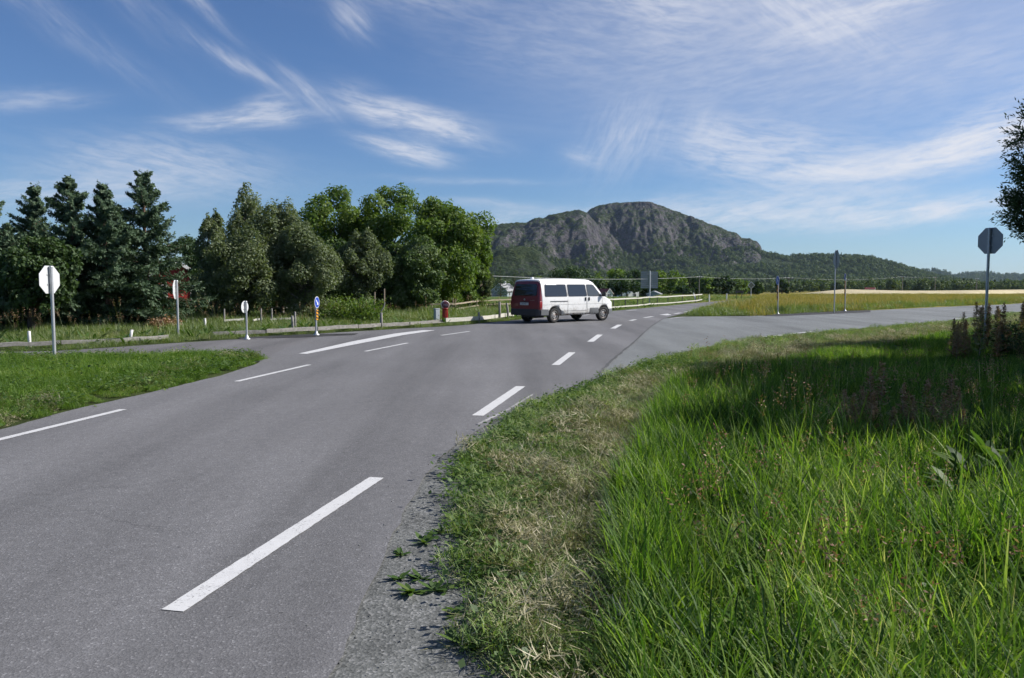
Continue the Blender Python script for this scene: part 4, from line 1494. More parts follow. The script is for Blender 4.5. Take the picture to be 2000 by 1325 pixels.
def shrub(name, label, base, height, hw, mat, leaf, n, seed, group=None, cat='bush'):
    r_ = np.random.default_rng(seed)
    rg = random.Random(seed)
    root = empty(name, base)
    tag(root, label, cat, group)
    mb = MB()
    P, N, T = [], [], []
    for j in range(26):
        a = rg.uniform(0, 6.283)
        rr_ = hw * rg.uniform(.15, 1.0)
        h = height * rg.uniform(.55, 1.0) * (1 - .35 * rr_ / hw)
        tipp = Vector((math.cos(a) * rr_, math.sin(a) * rr_, h))
        mb.tube([(tipp.x * .35, tipp.y * .35, -.05), tuple(tipp * .55), tuple(tipp)], [.012, .009, .004], 4, cap=False)
        k = n // 26
        f = r_.uniform(.12, 1.0, k) ** .7
        q = np.outer(f, np.array(tipp)) * np.array([[1, 1, 1]]) + r_.normal(0, .11 * hw + .03, (k, 3))
        P.append(q); N.append(r_.normal(size=(k, 3)) * .6 + np.array([0, 0, .7])); T.append(np.clip(r_.uniform(0, 1, k) * .6 + rg.random() * .4, 0, 1))
    P, N, T = map(np.concatenate, (P, N, T))
    ok = P[:, 2] > .02
    v, f, t_ = leaves(P[ok], N[ok], leaf * r_.uniform(.6, 1.4, ok.sum()), r_, (1.2, 2.2), T[ok])
    mb.build('stem', M_BARK, root, fix=False)
    link('foliage', tmesh('foliage', [(v, f, t_)], [mat]), root)
    return root


SHR = [('leafy_bush', 'wide scrub of tall green weeds right of the blue arrow sign', 690, 33.5, 1.25, 1.55, M_L_MAPLE, .06, 7000),
       ('leafy_bush', 'low scrub behind the leaning fence post', 632, 36.0, 1.15, 1.2, M_L_OLIVE, .07, 5000),
       ('leafy_bush', 'green scrub left of the pillar box under the maple', 775, 44.0, 1.0, 1.6, M_L_DARK, .08, 4500),
       ('leafy_bush', 'bush below the maple behind the wooden rail fence', 905, 55.0, 1.0, 1.7, M_L_MAPLE, .09, 4500),
       ('leafy_bush', 'rounded bush inside the wooden rail fence', 968, 47.0, .65, .7, M_L_DARK, .06, 2500),
       ('rust_bush', 'rust brown dock clump between spruce and thin sign', 322, 28.0, .62, .55, M_RUST, .05, 2200),
       ('leafy_bush', 'shaded undergrowth at the foot of the spruces', 205, 33.0, 1.0, 1.6, M_L_DARK, .08, 4500),
       ('leafy_bush', 'shaded undergrowth between the spruces at the left edge', 40, 31.0, 1.2, 1.6, M_L_DARK, .08, 4500),
       ('leafy_bush', 'dark hedge bush in front of the red house', 365, 39.0, .85, 1.4, M_L_DARK, .08, 4500),
       ('leafy_bush', 'dark hedge bush right of the red house', 440, 39.5, 1.2, 1.5, M_L_DARK, .08, 4500),
       ('leafy_bush', 'shaded bush below the round willow', 560, 39.0, 1.1, 1.5, M_L_DARK, .08, 4500)]
for i, (nm, lab, px, Y, h, hw, mt, lf, n) in enumerate(SHR):
    shrub(nm, lab, tree_at(px, Y), h, hw, mt, lf, n, 300 + i, 'scrub along the left verge')

# trees in the valley behind the van
MID = [('dark spruce row end left of the grey house', 978, 210, 520, 3.0, True), ('dark spruce right behind the grey house', 1004, 235, 524, 3.4, True), ('round green tree above the van roof', 1110, 260, 516, 6.5, False),
       ('dark tree behind the van windscreen', 1150, 255, 534, 5.5, False), ('tall green tree left of the information board', 1196, 262, 523, 7.0, False), ('tree hiding the white house', 1214, 205, 540, 4.6, False),
       ('dark green tree right behind the white house', 1238, 250, 528, 5.0, False), ('large tree right of the information board', 1294, 215, 527, 5.4, False), ('low round bush tree below the power line', 1334, 190, 561, 2.6, False),
       ('dark tree left of the thin power pole', 1345, 240, 536, 5.2, False), ('green tree right of the thin power pole', 1382, 225, 544, 3.8, False), ('dark full tree at the end of the row', 1412, 215, 539, 3.1, False),
       ('small leaning tree beside the diamond sign', 1477, 170, 550, 1.3, False), ('tree between the row and the meadow', 1440, 300, 545, 5.0, False), ('pale tree right of the right arrow sign', 1526, 240, 546, 2.2, False),
       ('dark bush tree left of the information board', 1262, 230, 545, 4.2, False), ('hedge tree at the foot of the rock knob', 1060, 270, 540, 5.0, False), ('hedge tree left of the round green tree', 1030, 275, 543, 4.5, False)]
for i, (lab, px, Y, top, hw, con) in enumerate(MID):
    b_ = tree_at(px, Y)
    h = top_h(top, Y, b_[2])
    if con:
        spruce('spruce_tree', lab, b_, h, hw, 400 + i, .6, 'trees in the valley', whorls=16, dense=.35)
    else:
        broadleaf('valley_tree', lab, b_, h, hw, h * .06, M_L_MAPLE if i % 3 == 1 else M_L_DARK, .42, 3600, 400 + i, 26, trunk=.2, group='trees in the valley')


# ------------------------------------------------------------------ far woods (one mass)
def far_tree(seed, conifer):
    r_ = np.random.default_rng(seed)
    n = 210
    if conifer:
        z = r_.uniform(.08, 1, n) ** .8
        rr_ = .20 * (1 - z) ** .8 * np.sqrt(r_.uniform(.3, 1, n))
        a = r_.uniform(0, 6.283, n)
        P = np.stack([rr_ * np.cos(a), rr_ * np.sin(a), z], -1)
    else:
        d = r_.normal(size=(n, 3)); d /= np.linalg.norm(d, axis=1, keepdims=True)
        P = d * (r_.uniform(.5, 1, (n, 1)) ** .5) * np.array([[.40, .40, .46]]) * (.7 + .5 * vnoise(d[:, 0] * 2 + seed, d[:, 1] * 2, d[:, 2] * 2, seed))[:, None] + np.array([[0, 0, .52]])
    N = P - np.array([[0, 0, .35]]) + r_.normal(size=P.shape) * .25
    return tmesh('far_tree', [leaves(P, N, .11 * r_.uniform(.6, 1.4, n), r_, (1.0, 1.6))], [M_FAR])


SRC_FAR = source('far_tree', [far_tree(i, i % 4 == 3) for i in range(8)])


def far_woods():
    r_ = np.random.default_rng(21)
    # band of trees at the valley foot
    U = r_.uniform(900, 2300, 2600)
    D = np.where(U < 1450, r_.uniform(290, 560, len(U)), r_.uniform(470, 760, len(U)))
    X = (U - 1000) / F_PX * D
    P = np.stack([X, D, gz(X, D) - .3], -1)
    s = r_.uniform(4.5, 8.5, len(U)) * np.where(U < 1450, 1.0, .95)
    scatter('valley_wood', 'dense dark wood along the valley floor', 'wood', SRC_FAR, P, s, r_, tilt=.04)
    # wooded slopes
    def slope(V, n, zmax, name, label, sc, smax=1.2, umin=0):
        k0, k1 = V.shape[:2]
        i = r_.integers(0, k0 - 1, n * 6); j = r_.integers(0, k1 - 1, n * 6)
        A, B, Cc = V[i, j], V[i + 1, j], V[i, j + 1]
        nn = np.cross(Cc - A, B - A); nn /= np.maximum(np.linalg.norm(nn, axis=1, keepdims=True), 1e-9)
        ok = (np.abs(nn[:, 2]) > smax) & (A[:, 2] < zmax) & (A[:, 2] > -2) & (fbm(A[:, 0] * .012, A[:, 1] * .012, 0, 3, 50) > .38)
        Q = A[ok][:n] + (B - A)[ok][:n] * r_.uniform(0, 1, (min(n, ok.sum()), 1)) + (Cc - A)[ok][:n] * r_.uniform(0, 1, (min(n, ok.sum()), 1))
        Q[:, 2] -= .8
        scatter(name, label, 'wood', SRC_FAR, Q, r_.uniform(.6, 1.3, len(Q)) * sc, r_, tilt=.05)
    slope(V_hill, 9000, 260, 'hillside_wood', 'green wood covering the long hillside', 9.0, .25)
    slope(V_main, 4200, 75, 'mountain_foot_wood', 'wood climbing the foot of the mountain', 8.0, .5)
    slope(V_sh, 4200, 70, 'shoulder_wood', 'wood on the lower left shoulder of the mountain', 7.5, .5)
    slope(V_kn, 700, 14, 'knob_wood', 'scrubby wood around the rock knob', 5.5, .5)
    slope(V_ridge, 2600, 200, 'ridge_wood', 'distant wood on the low ridge', 13.0, .2)


far_woods()

# ------------------------------------------------------------------ van
def van_paint():
    m_, t, out = new_mat('van_white')
    b = t.node('ShaderNodeBsdfPrincipled')
    p = t.node('ShaderNodeTexCoord').outputs['Object']
    s = t.node('ShaderNodeSeparateXYZ'); t.l.new(p, s.inputs[0])
    n = t.noise(p, 5.0, 6, .68)
    low = t.step(s.outputs[2], .80, .30)
    grime = t.m('MULTIPLY', t.step(t.m('ADD', n, t.m('MULTIPLY', low, .30)), .52, .80), .55)
    c = t.mix(grime, (.80, .795, .775), (.38, .35, .30))
    rustn = t.noise(p, 11.0, 5, .7)
    seam = t.step(s.outputs[2], .50, .36)
    rust = t.m('MULTIPLY', t.step(t.m('ADD', rustn, t.m('MULTIPLY', seam, .16)), .68, .74), seam)
    rail = t.m('MULTIPLY', t.m('MULTIPLY', t.step(t.m('ABSOLUTE', t.m('SUBTRACT', s.outputs[2], .90)), .09, .01), t.step(t.m('ABSOLUTE', t.m('SUBTRACT', s.outputs[0], 1.2)), .7, .5)), t.step(rustn, .50, .66))
    rust = t.m('MAXIMUM', rust, t.m('MULTIPLY', rail, .8))
    c = t.mix(rust, c, (.16, .075, .035))
    t.l.new(c, b.inputs['Base Color'])
    b.inputs['Roughness'].default_value = .42
    b.inputs['Coat Weight'].default_value = .15
    t.l.new(b.outputs[0], out.inputs[0])
    return m_


M_VW = van_paint()
M_VR = pbr('van_maroon', (.150, .008, .018), .42, noise=(5, .15), coat=.3)
M_VG = pbr('van_plastic', (.115, .12, .125), .6, noise=(14, .18))
M_VD = pbr('van_dark', (.02, .02, .022), .6)
M_BUMP_SHADE = pbr('bumper_plastic_shaded', (.030, .030, .033), .65, noise=(14, .2))  # rear shade put into the plastic's colour, darker than its grey flanks
M_TYRE = pbr('tyre', (.022, .021, .02), .85, noise=(12, .3), bump=(50, .4, .004))
M_RIM = pbr('steel_rim', (.36, .355, .345), .55, .3, dirt=((.13, .07, .045), 9, .46, .62))
M_TAIL = pbr('tail_lamp', (.26, .010, .010), .3, coat=.3)
M_PLATE = pbr('number_plate', (.50, .51, .52), .5)


def glass_mat(name, col, rough=.04):
    m_, t, out = new_mat(name)
    b = t.node('ShaderNodeBsdfPrincipled')
    b.inputs['Base Color'].default_value = (*col, 1)
    b.inputs['Roughness'].default_value = rough
    b.inputs['Specular IOR Level'].default_value = .6
    p = t.node('ShaderNodeTexCoord').outputs['Object']
    bp = t.node('ShaderNodeBump'); bp.inputs['Strength'].default_value = .25; bp.inputs['Distance'].default_value = .05
    mp = t.node('ShaderNodeMapping'); mp.inputs['Scale'].default_value = (.6, .6, 3.0); t.l.new(p, mp.inputs[0])
    t.l.new(t.noise(mp.outputs[0], 1.6, 2, .5), bp.inputs['Height']); t.l.new(bp.outputs[0], b.inputs['Normal'])
    t.l.new(b.outputs[0], out.inputs[0])
    return m_


M_GLASS = glass_mat('window_glass', (.030, .038, .050))
M_GLASS_F = glass_mat('cab_glass', (.075, .085, .09))
M_GLASS_D = glass_mat('rear_glass', (.010, .011, .014), .12)


def text_part(name, body, size, mat, parent, loc, rot, ext=.001, align='CENTER'):
    cu = bpy.data.curves.new(name, 'FONT')
    cu.body = body
    cu.size = size
    cu.extrude = ext
    cu.align_x = align
    cu.align_y = 'CENTER'
    tmp = bpy.data.objects.new(name, cu)
    C.objects.link(tmp)
    dg = bpy.context.evaluated_depsgraph_get()
    me = bpy.data.meshes.new_from_object(tmp.evaluated_get(dg))
    C.objects.unlink(tmp)
    bpy.data.objects.remove(tmp)
    me.materials.clear()
    o = link(name, me, parent, [mat], loc, rot)
    return o


VL = 5.10
def van_top(x):
    return float(np.interp(x, [-.05, .0, .10, .22, .45, .9, 2.2, 3.2, 3.42, 3.60, 3.8, 4.0, 4.16, 4.30, 4.6, 4.85, 5.0, 5.08, 5.10],
                           [1.80, 1.85, 1.885, 1.905, 1.925, 1.94, 1.945, 1.925, 1.895, 1.80, 1.61, 1.40, 1.235, 1.175, 1.08, .975, .90, .82, .76]))


def van_w(x):
    return float(np.interp(x, [-.05, .0, .12, .5, 4.0, 4.4, 4.75, 4.95, 5.06, 5.10], [.86, .885, .905, .92, .92, .90, .84, .77, .70, .66]))


def van_side(w, z):
    return w * (1 - .125 * max(0.0, z - 1.12) / .58)


def van_ring(x, zb):
    zt, w = van_top(x), van_w(x)
    z4 = min(1.12, zt - .10)
    z5 = min(1.70, zt - .072)
    z6 = min(1.83, zt - .042)
    half = [(w * .955, zb), (w * .985, zb + .10), (w, .62 if zt > 1 else min(.62, zt - .25)), (w, min(.80, zt - .16)), (w * .999, min(.96, zt - .125)), (w * .995, z4)]
    half += [(van_side(w, z5), z5), (van_side(w, z6) - .035, z6), (w * .72, zt - .018), (w * .36, zt), (0, zt + .004)]
    ring = [(x, -y, z) for y, z in half] + [(x, y, z) for y, z in half[-2::-1]]
    return ring


def loft(rings, mi=0):
    vs = [p for r in rings for p in r]
    n = len(rings[0])
    fs = []
    for i in range(len(rings) - 1):
        for k in range(n - 1):
            fs.append((i * n + k, i * n + k + 1, (i + 1) * n + k + 1, (i + 1) * n + k))
        fs.append((i * n + n - 1, i * n, (i + 1) * n, (i + 1) * n + n - 1))
    fs.append(tuple(range(n)))
    fs.append(tuple(range((len(rings) - 1) * n, len(rings) * n))[::-1])
    return vs, fs


AX_R, AX_F, WR = .90, 4.22, .325


def build_van():
    th = R(46.5)
    c = gp(1080.0, 631.8)
    s_, k_ = math.sin(th), math.cos(th)
    org = (c[0] - AX_R * s_ - .80 * k_, c[1] - AX_R * k_ + .80 * s_)
    # local x runs forward, y to the left
    root = empty('van', (org[0], org[1], .017), math.pi / 2 - th)
    tag(root, 'worn white van with a dark red tailgate turning at the crossing', 'van')
    xs = [.10, .16, .22, .35, .5, .7, .9, 1.2, 1.6, 2.0, 2.4, 2.8, 3.2, 3.42, 3.5, 3.6, 3.7, 3.8, 3.9, 4.0, 4.08, 4.16, 4.22, 4.30, 4.45, 4.6, 4.75, 4.85, 4.95, 5.0, 5.05, 5.08, 5.10]
    vs, fs = loft([van_ring(x, .34 if x < 4.8 else .36) for x in xs])
    mb = MB(); mb.add(vs, fs, 0, True)
    body = mb.build('body', [M_VW, M_VD], root)
    # wheel arches cut out of the body
    for ax in (AX_R, AX_F):
        cut = MB().tube([(ax, -1.2, .335), (ax, 1.2, .335)], .405, 32)
        co = cut.build('arch_cut', M_VD, root)
        md = body.modifiers.new('arch', 'BOOLEAN')
        md.object = co; md.operation = 'DIFFERENCE'; md.solver = 'EXACT'
        dg = bpy.context.evaluated_depsgraph_get()
        me = bpy.data.meshes.new_from_object(body.evaluated_get(dg))
        body.modifiers.remove(md)
        old = body.data
        body.data = me
        bpy.data.objects.remove(co)
    body.data.materials.clear(); body.data.materials.append(M_VW); body.data.materials.append(M_VD)
    for p in body.data.polygons:
        cx, cy, cz = p.center
        inarch = any((cx - a) ** 2 + (cz - .335) ** 2 < .402 ** 2 for a in (AX_R, AX_F))
        p.material_index = 1 if inarch else 0
        p.use_smooth = not inarch
    # arch lips
    for ax in (AX_R, AX_F):
        for sy in (-1, 1):
            pts = [(ax + .41 * math.cos(a), sy * (van_w(ax + .41 * math.cos(a)) * (.985 if math.sin(a) < .3 else 1.0) + .002), .335 + .41 * math.sin(a)) for a in np.linspace(0.02, math.pi - .02, 15)]
            MB().tube(pts, .017, 6).build('arch_trim', M_VD, root)
    # tailgate: whole dark red rear
    def rear_ring(sc, dx):
        r0 = van_ring(.10, .40)
        out_ = []
        for x, y, z in r0:
            zz = 1.12 + (z - 1.12) * sc
            slope = .0 if zz < 1.05 else (zz - 1.05) ** 1.15 * .20
            out_.append((dx + slope * (1 if dx < .09 else 0), y * sc, zz))
        return out_
    vs, fs = loft([rear_ring(.90, -.055), rear_ring(.97, -.045), rear_ring(.995, -.02), rear_ring(1.002, .03), rear_ring(1.003, .1003)])
    tg = MB().add(vs, fs, 0, True).build('tailgate', M_VR, root)
    # rear window on the sloping upper half
    def rear_pt(y, z, off):
        return (-.056 + (z - 1.05) ** 1.15 * .20 * 1.0 - off, y, z)
    ol = [(-.66, 1.20), (-.70, 1.27), (-.665, 1.62), (-.60, 1.70), (.60, 1.70), (.665, 1.62), (.70, 1.27), (.66, 1.20)]
    a = [rear_pt(y, z, .006) for y, z in ol]; b2 = [rear_pt(y, z, -.03) for y, z in ol]
    n = len(ol)
    MB().add(a + b2, [tuple(range(n)), tuple(range(2 * n - 1, n - 1, -1))] + [(i, n + i, n + (i + 1) % n, (i + 1) % n) for i in range(n)]).build('rear_window', M_GLASS_D, tg)
    MB().tube([(-.075, .1, 1.215), (-.072, -.25, 1.26), (-.065, -.5, 1.27)], .008, 5).build('rear_wiper', M_VD, tg)
    plate = MB().box((-.064, .02, .84), (.014, .52, .115), bev=.004).build('number_plate', M_PLATE, tg)
    text_part('plate_letters', 'DJ14737', .085, M_VD, plate, (-.0725, .02, .84), (math.pi / 2, 0, -math.pi / 2))
    text_part('model_badge', 'CARAVELLE', .055, M_RIM, tg, (-.058, -.48, 1.0), (math.pi / 2, 0, -math.pi / 2))
    MB().lathe([(.045, 0), (.05, .006), (.038, .010)], 16, (-.062, .0, 1.03), M=rot3(0, -math.pi / 2, 0)).build('maker_emblem', M_RIM, tg)
    MB().box((-.066, .0, .925), (.016, .5, .03), bev=.005).build('tailgate_handle', M_VD, tg)
    for sy in (-1, 1):
        lamp = MB().box((.040, sy * .852, .82), (.17, .125, .27), bev=.02).build('tail_lamp', M_TAIL, root)
    # bumpers
    def bumper(name, pts, z0, z1, mat, thick):
        mb_ = MB()
        P_ = [Vector((x, y, 0)) for x, y in pts]
        inn = []
        for i, p in enumerate(P_):
            d = (P_[min(i + 1, len(P_) - 1)] - P_[max(i - 1, 0)]).normalized()
            inn.append(p + Vector((-d.y, d.x, 0)) * thick)
        n_ = len(P_)
        prof = [(0, z0), (0, z1 - .03), (.35, z1), (1, z1), (1, z0)]
        vs_ = []
        for i in range(n_):
            for f_, z_ in prof:
                q = P_[i].lerp(inn[i], f_); vs_.append((q.x, q.y, z_))
        m_ = len(prof)
        fs_ = [(i * m_ + k, i * m_ + (k + 1) % m_, (i + 1) * m_ + (k + 1) % m_, (i + 1) * m_ + k) for i in range(n_ - 1) for k in range(m_)]
        fs_ += [tuple(range(m_)), tuple(range((n_ - 1) * m_, n_ * m_))[::-1]]
        mb_.add(vs_, fs_, 0, False)
        return mb_.build(name, mat, root)
    bumper('rear_bumper', [(.49, .928), (.2, .93), (.02, .915), (-.07, .87), (-.115, .75), (-.125, .3), (-.125, -.3), (-.115, -.75), (-.07, -.87), (.02, -.915), (.2, -.93), (.49, -.928)], .34, .62, M_BUMP_SHADE, .09)
    for sy in (-1, 1):
        MB().prism([(.03, sy * .935), (.49, sy * .937), (.49, sy * .925), (.03, sy * .922)], .36, .60, 'xy').build('bumper_sunlit_side', M_VG, root)  # added paler caps: sun and dirt on the bumper sides put into colour
    bumper('front_bumper', [(4.63, -.885), (4.85, -.835), (5.0, -.77), (5.12, -.67), (5.16, -.4), (5.17, 0), (5.16, .4), (5.12, .67), (5.0, .77), (4.85, .835), (4.63, .885)], .30, .56, M_VG, .09)
    # side glazing
    def side_pane(name, ol, sy, mat, parent, off=.004, th_=.02):
        pts = []
        for x, z in ol:
            y = van_side(van_w(x), z)
            pts.append((x, z, y))
        A = [(x, sy * (y + off), z) for x, z, y in pts]
        Bb = [(x, sy * (y - th_), z) for x, z, y in pts]
        n_ = len(ol)
        return MB().add(A + Bb, [tuple(range(n_)), tuple(range(2 * n_ - 1, n_ - 1, -1))] + [(i, n_ + i, n_ + (i + 1) % n_, (i + 1) % n_) for i in range(n_)]).build(name, mat, parent)

    def rounded(ol, r_=.05):
        o_ = []
        n_ = len(ol)
        for i in range(n_):
            p0, p1, p2 = Vector(ol[i - 1]), Vector(ol[i]), Vector(ol[(i + 1) % n_])
            d0, d1 = (p0 - p1), (p2 - p1)
            a_, c_ = p1 + d0.normalized() * min(r_, d0.length * .4), p1 + d1.normalized() * min(r_, d1.length * .4)
            for k in range(4):
                t_ = k / 3
                q = (1 - t_) ** 2 * a_ + 2 * t_ * (1 - t_) * p1 + t_ ** 2 * c_
                o_.append((q.x, q.y))
        return o_
    wins = [[(.30, 1.165), (1.68, 1.165), (1.66, 1.665), (.36, 1.665)], [(1.80, 1.165), (3.0, 1.165), (2.97, 1.665), (1.79, 1.665)], [(3.10, 1.165), (4.04, 1.165), (3.96, 1.23), (3.55, 1.63), (3.48, 1.665), (3.08, 1.665)]]
    for sy in (-1, 1):
        for wi, ol in enumerate(wins):
            big_ = [(x + (.025 if x > np.mean([q[0] for q in ol]) else -.025), z + (.025 if z > 1.4 else -.022)) for x, z in ol]
            fr = side_pane('window_seal', rounded(big_, .07), sy, M_VD, root, .002)
            side_pane('side_window', rounded(ol, .06), sy, M_GLASS if wi < 2 else M_GLASS_F, fr, .0055)
    # windscreen
    A = [(4.15, -.78, 1.255), (4.15, .78, 1.255), (3.50, .69, 1.845), (3.50, -.69, 1.845)]
    off = Vector((.67, 0, .74)) * .014
    MB().add([tuple(Vector(p) + off) for p in A] + [tuple(Vector(p) - off * 2) for p in A], [(0, 1, 2, 3), (7, 6, 5, 4), (0, 4, 5, 1), (1, 5, 6, 2), (2, 6, 7, 3), (3, 7, 4, 0)]).build('windscreen', M_GLASS_F, root)
    # panel gaps, crease, runner, handles, on both flanks
    for sy in (-1, 1):
        W_ = lambda x, z: sy * (van_side(van_w(x), z) + .0015)
        for x0, z0, z1 in ((1.735, .40, 1.72), (3.04, .40, 1.72), (2.98, .62, 1.10), (4.10, .80, 1.15)):
            MB().tube([(x0, W_(x0, z), z) for z in np.linspace(z0, z1, 6)], .0055, 4).build('panel_gap', M_VD, root)
        MB().tube([(x, W_(x, .8), .80) for x in np.linspace(.12, 4.6, 16)], .0045, 4).build('crease_line', M_VG, root)
        MB().tube([(x, W_(x, .52), .52) for x in np.linspace(1.34, 3.05, 8)], .004, 4).build('sill_line', M_VG, root)
        if sy < 0:
            MB().box((1.17, W_(1.17, .93), .945), (1.12, .02, .042), bev=.006).build('sliding_runner', M_VG, root)
        for x0 in (2.92, 3.16):
            MB().box((x0, W_(x0, 1.0) + sy * .012, 1.03), (.075, .045, .16), bev=.02).build('door_handle', M_VD, root)
        MB().box((3.53, sy * (van_w(3.5) - .004), .50), (.62, .02, .24), bev=.008).build('sill_panel', M_VG, root)
        mir = MB().box((4.10, sy * 1.02, 1.24), (.09, .19, .22), bev=.03).build('wing_mirror', M_VD, root)
        MB().tube([(4.06, sy * .90, 1.19), (4.09, sy * .96, 1.21)], .025, 6).build('mirror_arm', M_VD, mir)
        MB().box((4.98, sy * .58, .80), (.12, .26, .16), bev=.03).build('headlight', M_SIGNWHITE, root)
        # wheels
        for ax in (AX_R, AX_F):
            steer = R(-9) if ax == AX_F else 0
            hub = empty('wheel', (ax, sy * .80, WR), steer)
            hub.parent = root
            Mx = rot3(-sy * math.pi / 2, 0, 0)
            MB().lathe([(.19, -.095), (.29, -.105), (.318, -.085), (WR, -.05), (WR, .05), (.318, .085), (.29, .105), (.205, .10), (.2, .03)], 28, M=Mx, cap=False).build('tyre', M_TYRE, hub)
            MB().lathe([(.205, .04), (.205, .098), (.19, .104), (.175, .085), (.165, .05), (.14, .045), (.115, .078), (.09, .085), (.07, .065), (.05, .088), (.015, .09)], 28, M=Mx).build('rim', M_RIM, hub)
            for q in range(8):
                a = q * math.pi / 4
                MB().lathe([(.027, 0), (.027, .022)], 8, tuple(Mx @ Vector((.140 * math.cos(a), .140 * math.sin(a), .042))), M=Mx).build('rim_hole', M_VD, hub)
    # underside
    MB().box((2.5, 0, .36), (4.3, 1.5, .10)).build('floor_pan', M_VD, root)
    MB().box((.35, -.1, .31), (.5, .9, .16), bev=.03).build('rear_silencer', M_VD, root)
    MB().lathe([(.085, 0), (.082, .04), (.065, .075), (.03, .095)], 14, (.50, .1, 1.915)).build('roof_vent', M_SIGNWHITE, root)
    return root


build_van()

# ------------------------------------------------------------------ signs
def sign_pole(root, h, r_=.03, foot=False):
    mb = MB().tube([(0, 0, -.25), (0, 0, h)], r_, 12)
    p = mb.build('pole', M_STEEL, root)
    MB().lathe([(r_ + .006, 0), (r_ + .006, .02), (r_ * .6, .035)], 12, (0, 0, h - .005)).build('pole_cap', M_STEEL, root)
    if foot:
        MB().lathe([(.11, 0), (.11, .015), (.06, .05), (r_ + .008, .14)], 16, (0, 0, .017)).build('foot', M_STEEL, root)
    return p


def plate_sign(root, outline, z, front, y0=.045, th_=.006, border=None, bscale=.9, name='plate', back=None):
    """plate in front of the pole: local +y is the printed side"""
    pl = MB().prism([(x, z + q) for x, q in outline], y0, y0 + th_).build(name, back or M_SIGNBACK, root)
    MB().prism([(x * .985, z + q * .985) for x, q in outline], y0 + th_ + .0005, y0 + th_ + .002).build('rim_print', border or front, pl)
    MB().prism([(x * bscale, z + q * bscale) for x, q in outline], y0 + th_ + .0025, y0 + th_ + .004).build('face_print', front, pl)
    for dz in (-.16, .16):
        MB().box((0, y0 - .004, z + dz * max(abs(q) for _, q in outline) * 2.2), (.16, .012, .03)).build('clamp', M_STEEL, pl)
    return pl


def octagon(h):
    r_ = h / 2 / math.cos(math.pi / 8)
    return [(r_ * math.cos(math.pi / 8 + i * math.pi / 4), r_ * math.sin(math.pi / 8 + i * math.pi / 4)) for i in range(8)]


def disc(r_, n=28):
    return [(r_ * math.cos(2 * math.pi * i / n), r_ * math.sin(2 * math.pi * i / n)) for i in range(n)]


def facing(back_deg):
    """rotation so that the back (local -y) looks along the given compass angle (degrees, x axis = 0)"""
    return R(back_deg + 90)


def stop_sign(label, pos, oct_h, top_z, back_deg, lean=0.0, back=None):
    root = empty('stop_sign', (pos[0], pos[1], float(gz(*pos))), facing(back_deg))
    root.rotation_euler.x = lean
    tag(root, label, 'road sign', 'stop signs at the crossing')
    zc = top_z - oct_h / 2
    sign_pole(root, top_z - .03, .035)
    pl = plate_sign(root, octagon(oct_h), zc, M_SIGNRED, border=M_SIGNWHITE, bscale=.92, back=back)
    text_part('lettering', 'STOP', oct_h * .42, M_SIGNWHITE, pl, (0, .0565, zc), (math.pi / 2, 0, math.pi))
    return root


def sx(px, Y):
    return ((px - 1000) / F_PX * Y, Y)


def zat(py, Y):
    return at(1000, py, Y)[2]


stop_sign('sunlit white backed stop sign on the left grass corner', sx(103, 17.3), .61, zat(519.5, 17.3), -9, 0.0)
stop_sign('narrow edge turned stop sign below the spruces', sx(347, 25.2), .61, zat(547.5, 25.2), 9)
stop_sign('grey shaded stop sign back at the right picture edge', sx(1926, 20.6), .68, zat(445, 20.6), -156, back=M_SIGNBACK_SHADE)
stop_sign('tall thin side on stop sign beyond the right road', sx(1629, 46.5), 1.06, zat(489, 46.5), 176, back=M_SIGNBACK_SHADE)


def keep_sign(label, pos, r_, top_z, normal_deg, board=(.14, .46), show=True):
    """round blue arrow sign over a narrow yellow and black marker board, on a footed tube"""
    root = empty('arrow_sign', (pos[0], pos[1], float(gz(*pos))), R(normal_deg - 90))
    tag(root, label, 'road sign', 'arrow signs on the junction islands')
    zc = top_z - r_
    sign_pole(root, top_z - r_ * 1.6, .032, True)
    pl = plate_sign(root, disc(r_), zc, M_SIGNBLUE, border=M_SIGNWHITE, bscale=.90, y0=.04)
    # slanting white arrow
    ca, sa = math.cos(R(-45)), math.sin(R(-45))
    ar = [(-.62, -.10), (.18, -.10), (.18, -.32), (.66, 0), (.18, .32), (.18, .10), (-.62, .10)]
    # local +x appears on the viewer's left when the face looks at the viewer
    MB().prism([((-(x * ca - y * sa)) * r_, zc + (x * sa + y * ca) * r_) for x, y in ar], .0505, .053).build('arrow_print', M_SIGNWHITE, pl)
    bw, bh = board
    zb = zc - r_ - .05 - bh / 2
    bd = MB().box((0, .045, zb), (bw, .008, bh)).build('marker_board', M_SIGNYEL, root)
    for i in range(3):
        z0 = zb - bh / 2 + bh * (.06 + .32 * i)
        MB().prism([(-bw / 2, z0), (bw / 2, z0 + bh * .14), (bw / 2, z0 + bh * .28), (-bw / 2, z0 + bh * .14)], .0495, .051).build('stripe_print', M_BLACK, bd)
    return root


keep_sign('bright blue arrow sign with orange marker at the left junction', sx(617, 26.0), .195, zat(579.5, 26.0), -10, (.15, .34))
keep_sign('blue arrow sign with orange marker at the right junction', sx(1519, 44.6), .26, zat(539, 44.6), -178, (.18, .82))
keep_sign('side on marker post right of the thin stop sign', sx(1650, 49.5), .22, zat(534, 49.5), 180 - 8, (.16, .95))


def round_back(label, pos, r_, top_z, back_deg):
    root = empty('round_sign', (pos[0], pos[1], 0), facing(back_deg))
    tag(root, label, 'road sign')
    sign_pole(root, top_z - .03, .028, True)
    plate_sign(root, disc(r_), top_z - r_, M_SIGNBLUE, border=M_SIGNWHITE)
    return root


round_back('small round sign seen from its white back', sx(481, 24.0), .19, zat(588, 24.0), -14)


